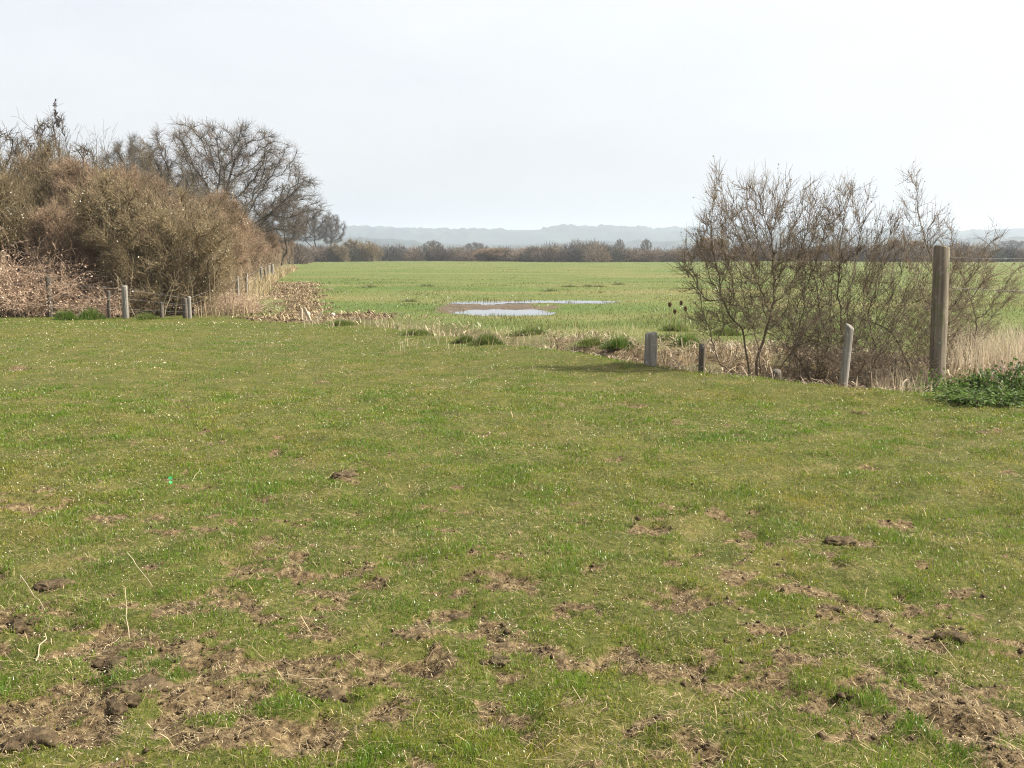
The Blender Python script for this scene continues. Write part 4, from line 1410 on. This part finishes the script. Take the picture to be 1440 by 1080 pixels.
M['stalk'] = plain('bleached_stalk', (.44, .36, .23), .7)
stalk('longest pale dry stalk, slanting, on the left of the near meadow', (180, 798), (215, 832), .06, .02, .0035, 1)
stalk('thin upright dry stalk just below the slanting one', (182, 900), (178, 872), .0, .13, .0030, 2)
stalk('short pale stalk bent over the dark clods at the left', (50, 932), (64, 902), .0, .05, .0050, 3)
stalk('pale stalk lying in grass at the left edge', (30, 822), (62, 860), .05, .01, .0030, 4)
stalk('short pale stalk lying among clods, left', (72, 905), (84, 920), .02, .01, .003, 5)
stalk('dry stalk lying flat by the bare ground, bottom left', (135, 915), (168, 897), .01, .02, .003, 6)
stalk('pale straw lying flat, bottom left of centre', (430, 960), (490, 958), .01, .015, .0025, 7)
stalk('pale straw lying in the left meadow grass', (265, 690), (282, 665), .02, .04, .003, 8)
stalk('pale stalk at the bottom left by the lowest clods', (150, 1020), (180, 1045), .015, .02, .003, 9)

# broken pale stakes by the dug soil, pale flower heads, green scrap
for px, py, h, ln, lab in ((425, 447, .30, (.02, 0), 'pale broken stake stub at the left of the dug soil'), (438, 449, .34, (-.45, 0), 'pale broken stake leaning left in the dug soil'),
                           (446, 449, .26, (.6, 0), 'pale broken stake leaning right in the dug soil')):
    x, d = gp(px, py); d -= .1
    tag(link('broken_stake', post_mesh('broken_stake', h, .045, px, M['stake'], ln, True, .03), None, (x, d, hz1(x, d))), lab, 'stake', 'broken stakes in the dug soil')
def pale_stone(px, py, r, lab):
    x, d = gp(px, py)
    me = clod_mesh('pale_stone', px, r, .8, M['stone'])
    tag(link('pale_stone', me, None, (x, d, hz1(x, d) + r * .4)), lab, 'stone', 'pale stones')
pale_stone(468, 441, .06, 'small white stone in the field right of the dug soil')
pale_stone(432, 441, .09, 'white stone on top of the dug soil between the stakes')
x, d = gp(240, 686)
V, Fs = flecks(np.array([[0, 0, 0], [.012, .004, .006]]), .030, np.random.default_rng(2), 1.2)
tag(link('plastic_scrap', mesh_np('plastic_scrap', V, Fs, M['green_plastic']), None, (x, d, hz1(x, d) + .035)), 'tiny bright green plastic scrap in the left meadow', 'litter')

# ------------------------------------------------------------------ haze, light, sky, camera
def build_haze():
    x0, x1, y0, y1, z0, z1 = -4500, 4500, -60, 5600, -6, 135
    V = np.array([[x0, y0, z0], [x1, y0, z0], [x1, y1, z0], [x0, y1, z0], [x0, y0, z1], [x1, y0, z1], [x1, y1, z1], [x0, y1, z1]], float)
    Fq = np.array([[0, 3, 2, 1], [4, 5, 6, 7], [0, 1, 5, 4], [1, 2, 6, 5], [2, 3, 7, 6], [3, 0, 4, 7]])
    m, t, out = nt('haze')
    v = N(t, 'ShaderNodeVolumePrincipled')
    v.inputs['Color'].default_value = (.78, .89, 1.0, 1)
    v.inputs['Density'].default_value = .00028
    v.inputs['Anisotropy'].default_value = .2
    t.links.new(v.outputs[0], out.inputs['Volume'])
    tag(link('haze', mesh_np('haze', V, [Fq], m)), kind='stuff')


build_haze()

sun = bpy.data.lights.new('sun', 'SUN')
sun.energy = 5.0; sun.angle = R(.6); sun.color = (1.0, .94, .82)
so = bpy.data.objects.new('sun', sun); COL.objects.link(so)
from mathutils import Vector
sd = Vector((math.sin(SUN_AZ) * math.cos(SUN_EL), math.cos(SUN_AZ) * math.cos(SUN_EL), math.sin(SUN_EL)))
so.rotation_euler = sd.to_track_quat('Z', 'Y').to_euler()
so.location = (30, 20, 40)

w = bpy.data.worlds.new('World'); sc.world = w
w.use_nodes = True
t = w.node_tree; t.nodes.clear()
wo = t.nodes.new('ShaderNodeOutputWorld'); bg = t.nodes.new('ShaderNodeBackground')
sk = t.nodes.new('ShaderNodeTexSky'); sk.sky_type = 'NISHITA'
sk.sun_disc = False; sk.sun_elevation = SUN_EL; sk.sun_rotation = SUN_AZ
sk.dust_density = 5.0; sk.ozone_density = .6; sk.air_density = 1.0; sk.altitude = 0
hsv = t.nodes.new('ShaderNodeHueSaturation'); hsv.inputs['Saturation'].default_value = .45
t.links.new(sk.outputs[0], hsv.inputs['Color'])
tc = t.nodes.new('ShaderNodeTexCoord')
cm = t.nodes.new('ShaderNodeMapping'); cm.inputs['Scale'].default_value = (1.0, 1.0, 3.2)
t.links.new(tc.outputs['Generated'], cm.inputs['Vector'])
cloud = ramp(t, noise(t, cm.outputs[0], 2.4, 5, .55), [(.32, (4.9, 4.95, 5.2)), (.68, (5.75, 5.75, 5.85))])
veil = mixc(t, .55, hsv.outputs[0], cloud)     # thin high cloud over the whole sky
t.links.new(veil, bg.inputs['Color'])
bg.inputs['Strength'].default_value = .10
t.links.new(bg.outputs[0], wo.inputs[0])

cam = bpy.data.cameras.new('camera')
cam.sensor_width = 36; cam.lens = 36 * F / 1440
cam.clip_start = .1; cam.clip_end = 12000
co = bpy.data.objects.new('camera', cam); COL.objects.link(co)
co.location = (0, 0, EYE); co.rotation_euler = (math.pi / 2 - PITCH, 0, 0)
sc.camera = co

sc.view_settings.view_transform = 'Standard'
sc.view_settings.look = 'None'
sc.view_settings.gamma = 1
sc.view_settings.exposure = 1.08
sc.cycles.max_bounces = 6
sc.cycles.diffuse_bounces = 3
sc.cycles.transmission_bounces = 4
sc.cycles.volume_bounces = 0
sc.cycles.use_denoising = True
sc.cycles.denoiser = 'OPENIMAGEDENOISE'
sc.cycles.denoising_input_passes = 'RGB_ALBEDO_NORMAL'
sc.cycles.denoising_prefilter = 'NONE'
sc.cycles.filter_width = 1.15
